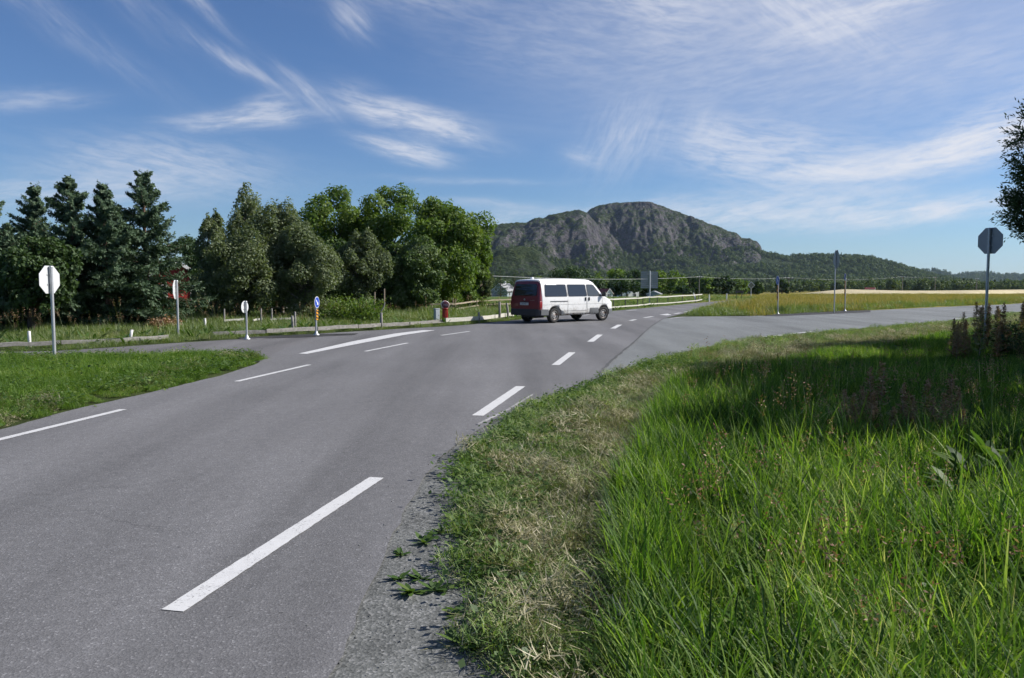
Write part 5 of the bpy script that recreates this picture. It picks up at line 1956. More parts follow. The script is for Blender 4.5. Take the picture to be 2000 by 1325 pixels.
def info_board():
    Y = 63.0
    X, _ = sx(1268.5, Y)
    root = empty('information_board', (X, Y, float(gz(X, Y))), R(6))
    tag(root, 'large grey ribbed information board seen from behind', 'road sign')
    z0, z1 = zat(563.5, Y), zat(530.5, Y)
    n = 9
    for i in range(n):
        h = (z1 - z0) / n
        MB().box((-.02, .08, z0 + h * (i + .5)), (1.42, .035 if i % 2 else .03, h - .012)).build('board_rib', M_BOARD, root)
    MB().tube([(0, 0, -.3), (.0, 0, z1 + .05)], .055, 12).build('pole', M_STEEL2, root)
    for z in (z0 + .2, z1 - .2):
        MB().box((0, .045, z), (.5, .02, .05)).build('bracket', M_STEEL, root)


M_BOARD = pbr('board_back', (.27, .295, .305), .55, .2, noise=(5, .1))
M_STEEL2 = pbr('pale_steel', (.62, .63, .63), .5, .3, noise=(8, .1))
info_board()


def diamond():
    Y = 98.0
    X, _ = sx(1466, Y)
    root = empty('priority_sign', (X, Y, float(gz(X, Y))), R(0))
    tag(root, 'small diamond priority sign beside the far road', 'road sign')
    z1 = zat(549, Y); r_ = .46
    MB().tube([(0, 0, -.2), (0, 0, z1 - .1)], .045, 8).build('pole', M_STEEL2, root)
    pl = MB().prism([(-r_, z1 - r_), (0, z1 - 2 * r_), (r_, z1 - r_), (0, z1)], -.06, -.05).build('plate', M_SIGNWHITE, root)
    MB().prism([(x * .84, z1 - r_ + q * .84) for x, q in ((-r_, 0), (0, -r_), (r_, 0), (0, r_))], -.0625, -.0605).build('face_print', M_DIAM, pl)


M_DIAM = pbr('diamond_back', (.20, .20, .15), .6)
diamond()

# ------------------------------------------------------------------ pillar box and cabinet
def pillar_box():
    X, Y = gp(869.5, 630.6)
    k = Y / F_PX
    root = empty('pillar_box', (X, Y, 0), R(14))
    tag(root, 'red round headed pillar with a dark lettered face', 'pillar box')
    MB().lathe([(.155, 0), (.16, .05), (.135, .075), (.125, .10), (.118, .30), (.122, .55), (.126, .60), (.150, .615), (.150, .64), (.12, .66)], 20).build('column', M_PRED, root)
    for i in range(12):
        a = i * math.pi / 6
        MB().tube([(.121 * math.cos(a), .121 * math.sin(a), .10), (.121 * math.cos(a), .121 * math.sin(a), .56)], .012, 5).build('flute', M_PRED, root)
    Mx = rot3(math.pi / 2, 0, 0)
    dr = MB().lathe([(.165, -.11), (.182, -.10), (.182, .10), (.165, .11)], 26, (0, 0, .80), M=Mx).build('drum_head', M_PWHITE, root)
    MB().lathe([(.166, 0), (.150, .008), (.02, .014)], 26, (0, -.1105, .80), M=Mx).build('drum_face', M_PDARK, dr)
    text_part('face_letters', 'TOL', .13, M_PLET, dr, (.02, -.1285, .785), (math.pi / 2, 0, 0), .002)
    MB().tube([(-.05, 0, .985), (.05, 0, .985)], .014, 6).build('head_rib', M_PRED, root)


M_PRED = pbr('pillar_red', (.30, .012, .014), .4, noise=(10, .2), coat=.2)
M_PWHITE = pbr('drum_white', (.62, .56, .54), .5, noise=(8, .2))
M_PDARK = pbr('drum_face', (.085, .02, .035), .5, noise=(10, .3))
M_PLET = pbr('drum_letters', (.30, .28, .33), .6)
pillar_box()


def cabinet():
    X, Y = gp(853.0, 632.0)
    root = empty('cable_cabinet', (X, Y, 0), R(34))
    tag(root, 'small grey cable cabinet left of the red pillar', 'cabinet')
    MB().box((0, 0, .31), (.20, .18, .62), bev=.008).build('housing', M_CAB, root)
    MB().box((0, 0, .635), (.225, .205, .035), bev=.008).build('lid', M_CAB, root)
    MB().box((0, -.0935, .32), (.165, .006, .5)).build('door', M_CAB, root)
    MB().box((.05, -.0985, .36), (.015, .008, .04)).build('lock', M_DARKP, root)
    MB().box((0, 0, .03), (.24, .22, .05)).build('plinth', M_DARKP, root)


M_CAB = pbr('cabinet_grey', (.46, .50, .52), .5, noise=(6, .08))
cabinet()

# ------------------------------------------------------------------ fences
def rail_between(a, b, w, h, seed, name, mat, parent):
    rg = random.Random(seed)
    a, b = Vector(a), Vector(b)
    n = 5
    d = (b - a)
    side = Vector((-d.y, d.x, 0)).normalized()
    vs = []
    for i in range(n):
        f = i / (n - 1)
        p = a + d * f + Vector((0, 0, rg.uniform(-.012, .012))) + side * rg.uniform(-.008, .008)
        for sx_, sz in ((-1, -1), (1, -1), (1, 1), (-1, 1)):
            vs.append(p + side * sx_ * w / 2 * rg.uniform(.88, 1.1) + Vector((0, 0, sz * h / 2 * rg.uniform(.88, 1.1))))
    fs = [(i * 4 + k, i * 4 + (k + 1) % 4, (i + 1) * 4 + (k + 1) % 4, (i + 1) * 4 + k) for i in range(n - 1) for k in range(4)]
    fs += [(3, 2, 1, 0), tuple((n - 1) * 4 + k for k in range(4))]
    return MB().add(vs, fs).build(name, mat, parent)


def post(px, ybase, ytop, w, mat, parent, name='post', lean=0.0, Y=None):
    if Y is None:
        X, Y = gp(px, ybase)
    else:
        X = (px - 1000) / F_PX * Y
    z1 = at(px, ytop, Y)[2]
    rg = random.Random(int(px))
    return MB().tube([(X, Y, -.2), (X + lean * .4, Y, z1 * .5), (X + lean, Y, z1 - .01), (X + lean, Y, z1)], [w, w * .97, w * .9, w * .7], 7).build(name, mat, parent)


low = empty('low_rail_fence', gp(620, 651.5) + (0,))
tag(low, 'low weathered rail on posts along the far side of the junction', 'fence')
LOWP = G([(-120, 690), (0, 683.5), (120, 679), (240, 673.5), (330, 667), (416, 660), (520, 656.5), (620, 651), (700, 646), (745, 643), (800, 640), (870, 634.8), (936, 631), (966, 627), (1000, 622), (1050, 617.5)])
for i in range(len(LOWP) - 1):
    if i in (4,):
        continue
    a, b = LOWP[i], LOWP[i + 1]
    wht = i >= 11
    z = .13 if i < 6 else (.16 if i < 11 else .20)
    o = rail_between((a[0], a[1], z), (b[0] - .03, b[1], z), .07, .11 if i < 6 else (.13 if i < 11 else .17), i, 'rail', M_WOOD_W if wht else M_WOOD_G, None)
    o.parent = low
    o.matrix_parent_inverse = Matrix.Translation(-low.location)
for px, yb, yt, w, mt, ln in ((58, 678, 647, .045, M_WHITEP, .0), (254, 668.5, 644, .045, M_WHITEP, .07), (401, 646, 622, .045, M_WHITEP, 0), (573, 651, 617, .05, M_WOOD_G, -.03), (577, 650, 609, .04, M_WOOD_G, 0), (745, 641.5, 611, .06, M_WOOD_G, 0), (936, 631, 610, .05, M_WOOD_G, -.02), (976, 626, 590, .06, M_WOOD_G, 0), (993, 624, 592, .06, M_WOOD_G, -.08)):
    o = post(px, yb, yt, w, mt, None, lean=ln)
    o.parent = low
    o.matrix_parent_inverse = Matrix.Translation(-low.location)
bx, by = gp(745, 641.5)
br = MB().tube([(bx, by, .66), (bx + .12, by, .86), (bx + .14, by, 1.02)], [.03, .025, .02], 6).build('broken_brace', M_WOOD_G, None)
br.parent = low
br.matrix_parent_inverse = Matrix.Translation(-low.location)

# two white rails on thin posts past the van
wf = empty('white_rail_fence', gp(1250, 600) + (0,))
tag(wf, 'white two rail fence beside the road right of the van', 'fence')
WFP = [gp(1130, 610.5), gp(1195, 606.3), gp(1245, 601.5), gp(1268, 599), gp(1300, 596.5), (17.2, 73.0), (19.2, 79.0)]
for i in range(len(WFP) - 1):
    a, b = WFP[i], WFP[i + 1]
    for j, z in enumerate((.17, .70)):
        o = rail_between((a[0], a[1], z + .03 * (i % 2)), (b[0], b[1], z + .03 * ((i + 1) % 2)), .07, .085, 40 + i * 2 + j, 'rail', M_WOOD_W, None)
        o.parent = wf
        o.matrix_parent_inverse = Matrix.Translation(-wf.location)
    for f in (.1, .55):
        x, y = a[0] + (b[0] - a[0]) * f, a[1] + (b[1] - a[1]) * f
        o = MB().tube([(x - .08, y + .06, -.1), (x - .08, y + .06, .80)], .035, 6).build('post', M_DARKP, None)
        o.parent = wf
        o.matrix_parent_inverse = Matrix.Translation(-wf.location)

# wooden rails in front of the maple
kf = empty('wooden_rail_fence', (-4, 50, 0))
tag(kf, 'brown wooden rail fence in the grass behind the red pillar', 'fence')
def kpt(px, Y):
    return ((px - 1000) / F_PX * Y, Y)
KFP = [kpt(815, 45), kpt(868, 45.5), kpt(889, 46), kpt(918, 51), kpt(940, 56), kpt(974, 58), kpt(1012, 60)]
for i in range(len(KFP) - 1):
    a, b = KFP[i], KFP[i + 1]
    for j, z in enumerate((.24, .56)):
        if i == 1 and j == 0:
            continue
        o = rail_between((a[0], a[1], z), (b[0], b[1], z), .05, .085, 70 + 2 * i + j, 'rail', M_WOOD_B, None)
        o.parent = kf
        o.matrix_parent_inverse = Matrix.Translation(-kf.location)
for i, (px, Y, h) in enumerate([(814, 44.9, .72), (832, 45.4, 1.0), (843, 45.6, .7), (868, 45.7, .7), (884, 46.3, .9), (889, 46.1, .85), (931, 53.5, .8), (941, 56.2, .8), (974, 58.2, .75), (995, 59.2, .8), (731, 37, 1.35), (750, 38, 1.5)]):
    X, Y = kpt(px, Y)
    o = MB().tube([(X, Y + .06, -.1), (X + .02, Y + .06, h)], .035, 6).build('post', M_WOOD_B, None)
    o.parent = kf
    o.matrix_parent_inverse = Matrix.Translation(-kf.location)

# pale rail below the willows
pf = empty('pale_rail_fence', (-13, 33, 0))
tag(pf, 'short pale rails on the ground below the willows', 'fence')
for i, (p0, p1, Y) in enumerate([(437, 476, 30.5), (494, 511, 30.8), (528, 577, 31.2), (533, 571, 36.5)]):
    a, b = kpt(p0, Y), kpt(p1, Y + .5)
    o = rail_between((a[0], a[1], .30 if i < 3 else .62), (b[0], b[1], .33 if i < 3 else .62), .05, .07, 90 + i, 'rail', M_WOOD_W, None)
    o.parent = pf
    o.matrix_parent_inverse = Matrix.Translation(-pf.location)
for px, Y in ((437, 30.6), (509, 31.0), (530, 31.2)):
    X, Y = kpt(px, Y)
    o = MB().tube([(X, Y + .05, -.1), (X, Y + .05, .75)], .035, 6).build('post', M_WOOD_G, None)
    o.parent = pf
    o.matrix_parent_inverse = Matrix.Translation(-pf.location)

# posts beside the far road
for i, (px, yt, yb, lab) in enumerate([(1361, 573, 590, 'leaning white marker post by the fence end'), (1385, 576, 590, 'white marker post left of the far road'), (1419, 574, 587, 'farther white marker post beside the far road')]):
    X, Y = gp(px, yb)
    h = at(px, yt, Y)[2] - float(gz(X, Y))
    r0 = empty('marker_post', (X, Y, float(gz(X, Y))))
    tag(r0, lab, 'post', 'white marker posts by the far road')
    MB().tube([(0, 0, -.2), (-.35 if i == 0 else 0, 0, h)], .07, 7).build('shaft', M_WHITEP, r0)
    MB().tube([(-.35 if i == 0 else 0, 0, h), (-.36 if i == 0 else 0, 0, h + .03)], .074, 7).build('cap', M_STEEL, r0)
X, Y = gp(1444, 584)
bench = empty('road_sign_board', (X, Y, float(gz(X, Y))))
tag(bench, 'low dark board beside the far road bend', 'board')
MB().box((0, 0, .9), (.95, .06, .3)).build('panel', M_DARKP, bench)
for x in (-.3, .3):
    MB().tube([(x, .06, -.1), (x, .06, 1.0)], .03, 6).build('leg', M_DARKP, bench)

# ------------------------------------------------------------------ houses
M_ROOFG = pbr('roof_slate', (.30, .30, .31), .7, noise=(1.5, .12))
M_ROOFD = pbr('roof_dark', (.045, .045, .05), .75, noise=(1.5, .15))
M_ROOFR = pbr('roof_red', (.22, .045, .04), .75, noise=(1.5, .15))
M_WALLG = pbr('wall_grey', (.30, .335, .36), .8, noise=(2, .06))
M_WALLW = pbr('wall_white', (.72, .71, .69), .8, noise=(2, .05))
M_WALLR = pbr('wall_red', (.34, .03, .022), .75, noise=(3, .10))
M_TRIM = pbr('trim_white', (.74, .73, .70), .7)
M_PANE = glass_mat('house_pane', (.03, .035, .04), .1)


def house(name, label, pos, rz, gw, ln, wall_h, apex, wm, rm, wins, chimney=True, over=.25):
    """gable faces local -y; wins: list of (face, u, z, w, h), face 'g' gable, 'r' right side (+x), 'l' left side"""
    root = empty(name, pos, rz)
    tag(root, label, 'house')
    hw = gw / 2
    MB().prism([(-hw, -.6), (hw, -.6), (hw, wall_h), (0, apex), (-hw, wall_h)], 0, ln).build('wall', wm, root)
    sl = math.atan2(apex - wall_h, hw)
    mb = MB()
    t_ = .14
    for s in (-1, 1):
        e0 = Vector((s * (hw + over), 0, wall_h - over * math.tan(sl)))
        e1 = Vector((0, 0, apex))
        n_ = Vector((s * math.sin(sl), 0, math.cos(sl)))
        A = [e0 + n_ * .01, e1 + n_ * .01, e1 + n_ * t_ + Vector((0, 0, .03)), e0 + n_ * t_]
        vs = [(p.x, -over, p.z) for p in A] + [(p.x, ln + over, p.z) for p in A]
        mb.add(vs, [(0, 1, 2, 3), (7, 6, 5, 4), (0, 4, 5, 1), (1, 5, 6, 2), (2, 6, 7, 3), (3, 7, 4, 0)])
    roof = mb.build('roof', rm, root)
    for s in (-1, 1):      # barge boards
        MB().add([(s * (hw + over), -over - .03, wall_h - over * math.tan(sl) - .02), (0, -over - .03, apex - .02), (0, -over - .03, apex + .20), (s * (hw + over), -over - .03, wall_h - over * math.tan(sl) + .16),
                  (s * (hw + over), -over - .005, wall_h - over * math.tan(sl) - .02), (0, -over - .005, apex - .02), (0, -over - .005, apex + .20), (s * (hw + over), -over - .005, wall_h - over * math.tan(sl) + .16)],
                 [(0, 1, 2, 3), (7, 6, 5, 4), (0, 4, 5, 1), (1, 5, 6, 2), (2, 6, 7, 3), (3, 7, 4, 0)]).build('barge_board', M_TRIM, roof)
    if chimney:
        MB().box((.1, ln * .55, apex + .35), (.5, .5, .9)).build('chimney', M_TRIM, roof)
    for face, u, z, w, h in wins:
        if face == 'g':
            fr = MB().box((u, -.03, z), (w + .22, .06, h + .22)).build('window', M_TRIM, root)
            MB().box((u, -.065, z), (w, .02, h)).build('pane', M_PANE, fr)
            MB().box((u, -.078, z), (.05, .015, h)).build('glazing_bar', M_TRIM, fr)
        else:
            s = 1 if face == 'r' else -1
            fr = MB().box((s * (hw + .03), u, z), (.06, w + .22, h + .22)).build('window', M_TRIM, root)
            MB().box((s * (hw + .065), u, z), (.02, w, h)).build('pane', M_PANE, fr)
    return root


def hbase(px, py, Y):
    X, y, z = at(px, py, Y)
    return (X, y, z)


house('wooden_house', 'grey gabled wooden house left behind the van', hbase(975, 589, 230), R(-24), 5.2, 7.0, 3.0, 5.15, M_WALLG, M_ROOFG, [('g', -1.0, 3.5, .7, .8), ('g', .9, 3.5, .7, .8), ('g', 1.5, 1.0, .8, 1.1), ('r', 1.6, 2.2, .7, 1.0), ('r', 4.0, 2.2, .7, 1.0), ('r', 1.8, .7, .8, .6)])
house('wooden_cabin', 'small white cabin with red roof right of the van bonnet', hbase(1190, 584, 190), R(26), 2.0, 4.4, 1.25, 2.35, M_WALLW, M_ROOFR, [('g', 0, .75, .75, .9), ('l', 1.2, .7, .6, .6)], False, .18)
house('wooden_house', 'white house mostly hidden behind the valley trees', hbase(1232, 585, 245), R(24), 6.0, 8.0, 3.4, 5.9, M_WALLW, M_ROOFG, [('g', -1.2, 3.6, .8, 1.0), ('g', 1.2, 3.6, .8, 1.0), ('g', -1.4, 1.2, .9, 1.2), ('g', 1.4, 1.2, .9, 1.2), ('r', 2, 1.5, .9, 1.2)])
house('wooden_house', 'red painted house glimpsed behind the left trees', (-19.6, 45.5, -.3), R(30), 4.2, 6.0, 2.0, 3.3, M_WALLR, M_ROOFD, [('g', -.9, 1.45, .8, .9), ('g', 1.2, 1.45, .5, .9), ('r', 2.0, 1.4, .8, .9)], False)
house('wooden_house', 'tiny white shed beside the valley trees', hbase(1276, 585, 200), R(-20), 3.4, 3.0, 1.3, 2.0, M_WALLG, M_ROOFG, [('g', 0, .7, .5, .5)], False, .15)
house('barn', 'tiny far off barn at the edge of the corn field', hbase(1709, 568, 430), R(60), 2.6, 5, .7, 1.6, M_WALLW, M_ROOFR, [('g', 0, .4, .5, .4)], False, .12)

# ------------------------------------------------------------------ power line
M_POLEW = pbr('pole_wood', (.20, .185, .165), .9, noise=(3, .2))
M_CABLE = pbr('cable', (.50, .51, .50), .5, .3)


def power_pole(label, px, Y, ytop, ybase, cross=1.6, r_=.11):
    X, _, z0 = at(px, ybase, Y)
    z1 = at(px, ytop, Y)[2]
    root = empty('power_pole', (X, Y, z0))
    tag(root, label, 'power pole', 'poles of the power line')
    MB().tube([(0, 0, -.5), (0, 0, z1 - z0)], [r_ * 1.2, r_], 8).build('shaft', M_POLEW, root)
    MB().box((0, 0, z1 - z0 - .15), (cross, .12, .14)).build('crossarm', M_POLEW, root)
    for dx in (-.46, 0, .46):
        MB().lathe([(.05, 0), (.09, .06), (.07, .13), (.09, .19), (.03, .25)], 8, (dx * cross, 0, z1 - z0 - .07)).build('insulator', M_SIGNWHITE, root)
    return (X, Y, z1 + .1)


pA = at(880, 535, 120)
p1 = power_pole('thin power pole among the valley trees', 1365, 205, 541.5, 587, 1.2)
p2 = power_pole('power pole with white insulators beside the corn field', 1540, 250, 543, 577, 2.6)
p3 = power_pole('power pole standing in the far yellow meadow', 1762, 300, 541, 570, 1.6)
p4 = power_pole('distant power pole left of the shaded stop sign', 1826, 330, 542, 567, 1.6)
p5 = power_pole('distant power pole just left of the shaded stop sign', 1907, 300, 545, 569, 1.2)


def cable(label, a, b, sag, r_):
    a, b = Vector(a), Vector(b)
    pts = []
    for i in range(25):
        f = i / 24
        p = a.lerp(b, f)
        p.z -= sag * 4 * f * (1 - f)
        pts.append(p)
    o = MB().tube(pts, r_, 5).build('power_cable', M_CABLE)
    return tag(o, label, 'cable', 'cables of the power line')


cable('pale power cable crossing above the van roof', pA, p1, .75, .03)
cable('power cable between thin pole and insulator pole', p1, p2, .5, .024)
cable('power cable running on over the far meadow', p2, p3, 1.0, .014)
cable('power cable fading away to the far right', p3, p4, .4, .012)

# ------------------------------------------------------------------ willow and shade trees on the right
M_L_SALIX = leaf_mat('leaf_salix', [(.030, .055, .020), (.050, .085, .030), (.080, .120, .050), (.12, .16, .085)], .3)


def salix(label, base, height, hw, lo, seed, nleaf, extra=(), lobes=40):
    r_ = np.random.default_rng(seed)
    rg = random.Random(seed)
    root = empty('willow_tree', base)
    tag(root, label, 'tree', 'willows on the right')
    mb = MB()
    mb.tube([(0, 0, -.2), (.1, 0, height * .3), (-.1, .1, height * .62), (0, 0, height * .9)], [.22, .17, .10, .02], 8)
    cen = [(Vector(e[:3]) - Vector(base), e[3]) for e in extra]
    while len(cen) < lobes:
        v = Vector((rg.gauss(0, 1), rg.gauss(0, 1), rg.gauss(0, 1))).normalized() * (rg.uniform(.2, 1) ** .5) * .8
        r0 = rg.uniform(.2, .34) * hw
        q = Vector((v.x * hw, v.y * hw, (height + lo) / 2 + v.z * (height - lo) / 2))
        if (base[0] + q.x - r0 * 1.15) / (base[1] + q.y) < .668:
            continue
        cen.append((q, r0))
    P, N, T = [], [], []
    V, TT = [], []
    for ci_, (c, r) in enumerate(cen):
        big_ = 1.0 if ci_ < len(extra) else 2.6
        limb_tubes(mb, (0, 0, max(.5, min(height * .8, c.z * .7))), c, .05, .012, rg)
        k = max(10, int(nleaf / len(cen) / 9 * (.55 if ci_ < len(extra) else 1.0)))
        # twigs radiating from the clump, leaves feathered along them
        d = r_.normal(size=(k, 3)); d /= np.linalg.norm(d, axis=1, keepdims=True)
        d[:, 2] = d[:, 2] * .8 + .12
        o = np.array(c) + d * r * r_.uniform(.1, .75, (k, 1))
        L = r_.uniform(.18, .38, (k, 1))
        for q in range(9):
            f = (q + r_.uniform(0, 1, (k, 1))) / 9
            a = o + d * L * f
            side = np.cross(d, r_.normal(size=(k, 3))); side /= np.maximum(np.linalg.norm(side, axis=1, keepdims=True), 1e-6)
            dirv = d * .75 + side * .65
            ln_ = r_.uniform(.055, .105, (k, 1)) * (1 + (big_ - 1) * .7)
            w = np.cross(dirv, r_.normal(size=(k, 3))); w /= np.maximum(np.linalg.norm(w, axis=1, keepdims=True), 1e-6)
            w = w * r_.uniform(.007, .012, (k, 1)) * big_ * 1.25
            V.append(np.stack([a, a + dirv * ln_ * .45 + w, a + dirv * ln_, a + dirv * ln_ * .45 - w], 1))
            TT.append(r_.uniform(0, 1, k))
    V = np.concatenate(V).reshape(-1, 3); TT = np.concatenate(TT)
    mb.build('trunk', M_BARK, root, fix=False)
    link('crown', tmesh('crown', [(V, np.arange(len(V)).reshape(-1, 4), TT)], [M_L_SALIX]), root)
    return root


tips = [(1992, 265, .28), (1998, 300, .34), (1990, 335, .22), (1999, 350, .34), (1996, 395, .30), (1978, 405, .22), (1985, 425, .30), (1980, 380, .16), (1994, 448, .16), (1998, 440, .30), (2005, 230, .2), (2010, 400, .4), (2015, 330, .4)]
ext = []
for px, py, r in tips:
    x, y, z = at(px, py, 14.0)
    ext.append((x + .14, y, z, r * .92))
salix('feathery dark willow reaching in at the right picture edge', (13.4, 15.0, 0), 8.4, 3.9, 1.6, 5, 90000, ext, 70)
for x, y, h, hw, sd_, lab in ((9.7, 9.3, 5.7, 2.4, 9, 'nearest willow standing just outside the right picture edge'), (12.2, 12.4, 7.2, 2.7, 6, 'second willow just outside the right picture edge'), (19.6, 22.2, 9.4, 3.2, 7, 'third willow further back outside the right edge'), (18.5, 16.8, 9.0, 3.6, 8, 'fourth willow behind the two near ones')):
    broadleaf('willow_tree', lab, (x, y, 0), h, hw, .8, M_L_SALIX, .12, 14000, sd_, 34, trunk=.18, group='willows on the right')


# ------------------------------------------------------------------ single weeds
def spire_meshes(seed):
    r_ = np.random.default_rng(seed)
    h = 1.0
    st = MB().tube([(0, 0, 0), (.02, .01, .5), (.01, -.02, .95)], [.006, .005, .003], 5)
    NL = 150
    z = r_.uniform(.12, .95, NL)
    a = r_.uniform(0, 6.283, NL)
    reach = .20 * (1 - z * .70)
    P = np.stack([np.cos(a) * reach * .5, np.sin(a) * reach * .5, z + reach * .15], -1)
    V = []
    for i in range(NL):
        d = np.array([math.cos(a[i]), math.sin(a[i]), .35]); s_ = np.array([-math.sin(a[i]), math.cos(a[i]), 0]) * (.010 + .014 * (1 - z[i]))
        o = np.array([0, 0, z[i]])
        V.append([o, o + d * reach[i] * .5 + s_, o + d * reach[i], o + d * reach[i] * .5 - s_])
    leaf = (np.array(V).reshape(-1, 3), np.arange(NL * 4).reshape(-1, 4), np.clip(z + r_.normal(0, .2, NL), 0, 1))
    n = 230
    zz = r_.uniform(.5, 1.04, n)
    sp = .035 * (1.08 - zz) / .5 + .008
    Q = np.stack([r_.normal(0, 1, n) * sp, r_.normal(0, 1, n) * sp, zz], -1)
    hd = leaves(Q, r_.normal(size=(n, 3)), .017, r_, (1.5, 3))
    return st, leaf, hd


SPM = []
for i in range(4):
    st, leaf, hd = spire_meshes(600 + i)
    tmp = st.build('stem', M_WOOD_B); sme = tmp.data
    bpy.data.objects.remove(tmp)
    SPM.append((sme, tmesh('leaves', [leaf], [M_RUST if i % 2 else M_VERGE]), tmesh('seed_head', [hd], [M_RUST])))


def spire(pos, h, k, rz, label, group):
    root = empty('spire_weed', pos, rz)
    tag(root, label, 'weed', group)
    for nm, me in zip(('stem', 'leaves', 'seed_head'), SPM[k % 4]):
        o = bpy.data.objects.new(nm, me)
        C.objects.link(o)
        o.parent = root
        o.scale = (h * .9 + .25, h * .9 + .25, h)
        if nm != 'stem':
            o['kind'] = 'stuff'
    return root


ORD = ['leftmost', 'second', 'third', 'fourth', 'fifth', 'sixth', 'seventh', 'eighth', 'ninth', 'tenth', 'eleventh', 'twelfth', 'thirteenth', 'fourteenth', 'fifteenth', 'sixteenth']


def nth(v, allv):
    k = sorted(allv).index(v)
    return ORD[k] + (' from the left' if k else '')


rgw = random.Random(77)
SPK = .77
SPIRES = [(1655, 775, 10.2), (1672, 782, 10.0), (1688, 768, 10.4), (1704, 732, 10.6), (1726, 722, 10.5), (1712, 780, 9.8), (1752, 808, 9.6), (1772, 762, 10.2), (1786, 785, 9.9), (1792, 790, 10.4), (1817, 755, 10.3), (1830, 790, 10.0), (1850, 782, 9.7), (1862, 745, 10.8), (1878, 770, 10.3), (1888, 805, 9.8)]
for i, (px, ptop, Y) in enumerate(SPIRES):
    Y *= SPK
    spire((*sx(px, Y), 0), at(px, ptop, Y)[2] + .05, i, rgw.uniform(0, 6), 'rust brown spire weed in the shaded grass, ' + nth(px, [q[0] for q in SPIRES]), 'spire weeds in the shaded grass')
for i in range(38):
    px = rgw.uniform(1862, 2040)
    Y = rgw.uniform(16.5, 21.5)
    spire((*sx(px, Y), 0), rgw.uniform(.45, 1.3) * (1.0 if px > 1900 else .75), i, rgw.uniform(0, 6), 'dark red brown weed crowded round the foot of the right stop sign', 'weeds round the right stop sign')
shrub('leafy_bush', 'dark shaded bush around the foot of the right stop sign', (*sx(1985, 19.5), 0), .75, 1.0, M_L_DARK, .05, 4500, 351)
shrub('leafy_bush', 'shaded leafy bush at the right edge behind the grass', (*sx(2040, 17.0), 0), .9, 1.1, M_L_DARK, .05, 4500, 352)


def rosette(pos, s, seed, label, group):
    r_ = np.random.default_rng(seed)
    root = empty('dandelion', pos, r_.uniform(0, 6))
    tag(root, label, 'plant', group)
    for j in range(12):
        v, f, t_ = blades(1, (.06 * s, .11 * s), (.022 * s, .036 * s), .006, (1.0, 1.42), (-.1, .35), r_, 6, leafy=True)
        link('leaf', tmesh('leaf', [(v, f, t_)], [M_WEED]), root)
    MB().lathe([(.008, 0), (.012, .01), (.004, .018)], 6, (0, 0, 0)).build('crown', M_WEED, root)


ROS = [(783, 1086, .9), (829, 1062, 1.1), (781, 1135, .9), (822, 1133, .9), (803, 1158, 1.2), (850, 1155, 1.1), (905, 890, 1.3), (884, 918, 1.0), (925, 870, 1.3), (912, 1262, 1.5), (888, 1205, .7), (865, 1040, .9)]
NEAR = ['nearest to the camera', 'second nearest', 'third nearest', 'fourth nearest', 'fifth nearest', 'sixth nearest', 'sixth farthest', 'fifth farthest', 'fourth farthest', 'third farthest', 'second farthest', 'farthest up the road']
for i, (px, py, s) in enumerate(ROS):
    rosette((*gp(px, py), .006), s, 700 + i, 'small dandelion rosette on the gravel, ' + NEAR[sorted([-q[1] for q in ROS]).index(-py)], 'dandelions on the gravel')


def dock(pos, s, seed, label, mat=None):
    r_ = np.random.default_rng(seed)
    root = empty('dock_plant', pos, r_.uniform(0, 6))
    tag(root, label, 'plant', 'broad leaved docks in the grass')
    for j in range(11):
        v, f, t_ = blades(1, (.18 * s, .34 * s), (.055 * s, .09 * s), .03, (.25, .9), (.4, 1.3), r_, 8, leafy=True)
        link('leaf', tmesh('leaf', [(v, f, t_)], [mat or M_WEED]), root)
    MB().tube([(0, 0, 0), (.01, 0, .2 * s), (0, .01, .5 * s)], [.007, .006, .003], 5).build('stem', M_WEED, root)


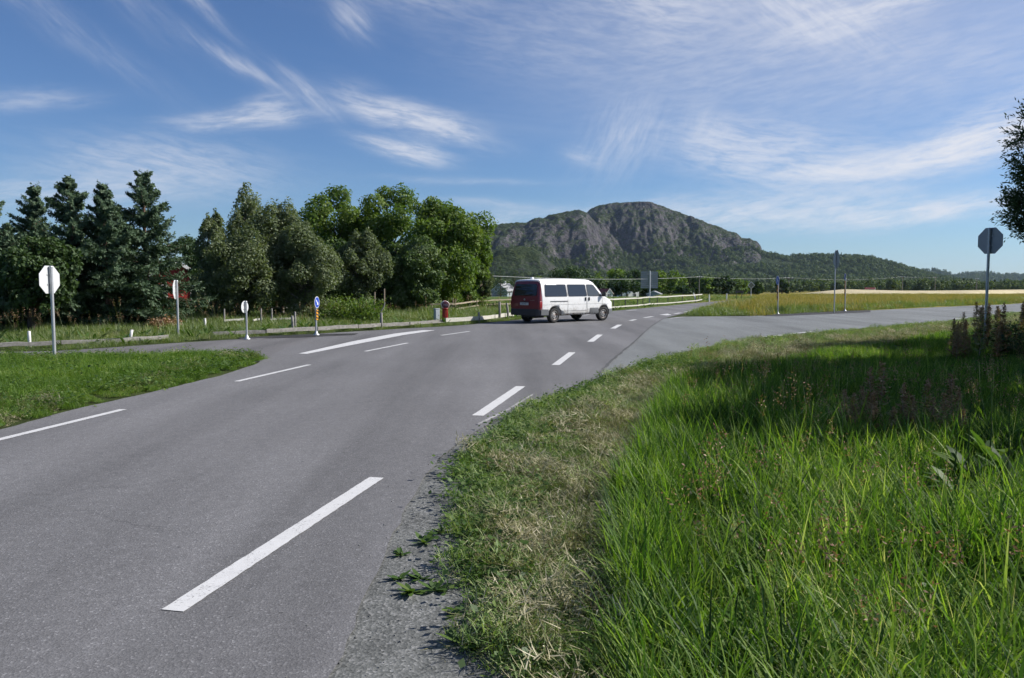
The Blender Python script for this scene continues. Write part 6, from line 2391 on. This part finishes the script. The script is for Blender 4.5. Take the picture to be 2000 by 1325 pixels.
DOCKS = [(1905, 935, 1.2, .22), (1945, 900, 1.2, .25), (1980, 930, 1.2, .2), (1450, 1280, .6, .10), (1395, 1300, .7, .1), (1540, 1310, .6, .1), (1880, 960, .9, .2)]
for i, (px, py, s, z) in enumerate(DOCKS):
    Y = gp(px, py + 60)[1]
    dock((*sx(px, Y), z), s, 800 + i, 'broad leaved dock in the tall grass, ' + nth(px, [q[0] for q in DOCKS]))
M_REDLEAF = grass_mat('red_leaf', [(0, (.10, .02, .03)), (.6, (.18, .05, .07)), (1, (.28, .12, .14))], 3.0, .3, .04)
dock((*gp(1172, 1310), .0), .42, 820, 'small red leaved dock at the bottom edge', M_REDLEAF)


def umbel(pos, h, seed, which):
    r_ = np.random.default_rng(seed)
    root = empty('umbel_weed', pos, r_.uniform(0, 6))
    tag(root, 'wilted yellowish umbel flower above the right grass, ' + which, 'flower', 'wilted umbels in the right grass')
    MB().tube([(0, 0, 0), (.02, 0, h * .6), (.03, .01, h)], [.006, .005, .004], 5).build('stem', M_VERGE, root)
    mb = MB()
    tips_ = []
    for j in range(14):
        a = j * 2.4; rr_ = .075 * math.sqrt((j + .5) / 14)
        q = (.03 + rr_ * math.cos(a), .01 + rr_ * math.sin(a), h + .05)
        mb.tube([(.03, .01, h), q], .0016, 3, cap=False); tips_.append(q)
    mb.build('rays', M_VERGE, root, fix=False)
    P = np.repeat(np.array(tips_), 12, 0) + r_.normal(0, .008, (168, 3)) * np.array([[1, 1, .4]])
    link('flower_head', tmesh('flower_head', [leaves(P, r_.normal(size=(168, 3)) + np.array([[0, 0, 1.5]]), .009, r_)], [M_UMB]), root)


M_UMB = grass_mat('umbel', [(0, (.22, .22, .07)), (1, (.40, .38, .18))], 3.0, .2, .03)
UMB = [(1770, 905), (1830, 896), (1880, 880), (1800, 885), (1895, 935)]
for i, (px, py) in enumerate(UMB):
    Y = 7.4 + .25 * i
    umbel((*sx(px, Y), 0), at(px, py, Y)[2], 900 + i, nth(px, [q[0] for q in UMB]))


# ------------------------------------------------------------------ air
def air():
    m_, t, out = new_mat('air')
    v = t.node('ShaderNodeVolumePrincipled')
    v.inputs['Color'].default_value = (.58, .76, 1.0, 1)
    v.inputs['Density'].default_value = HAZE
    v.inputs['Anisotropy'].default_value = .2
    t.l.new(v.outputs[0], out.inputs['Volume'])
    o = MB().box((0, 3500, 130), (18400, 11400, 290)).build('haze', m_)
    tag(o, 'thin bluish summer haze over the whole valley', 'haze', kind='stuff')


HAZE = 0.000042
air()
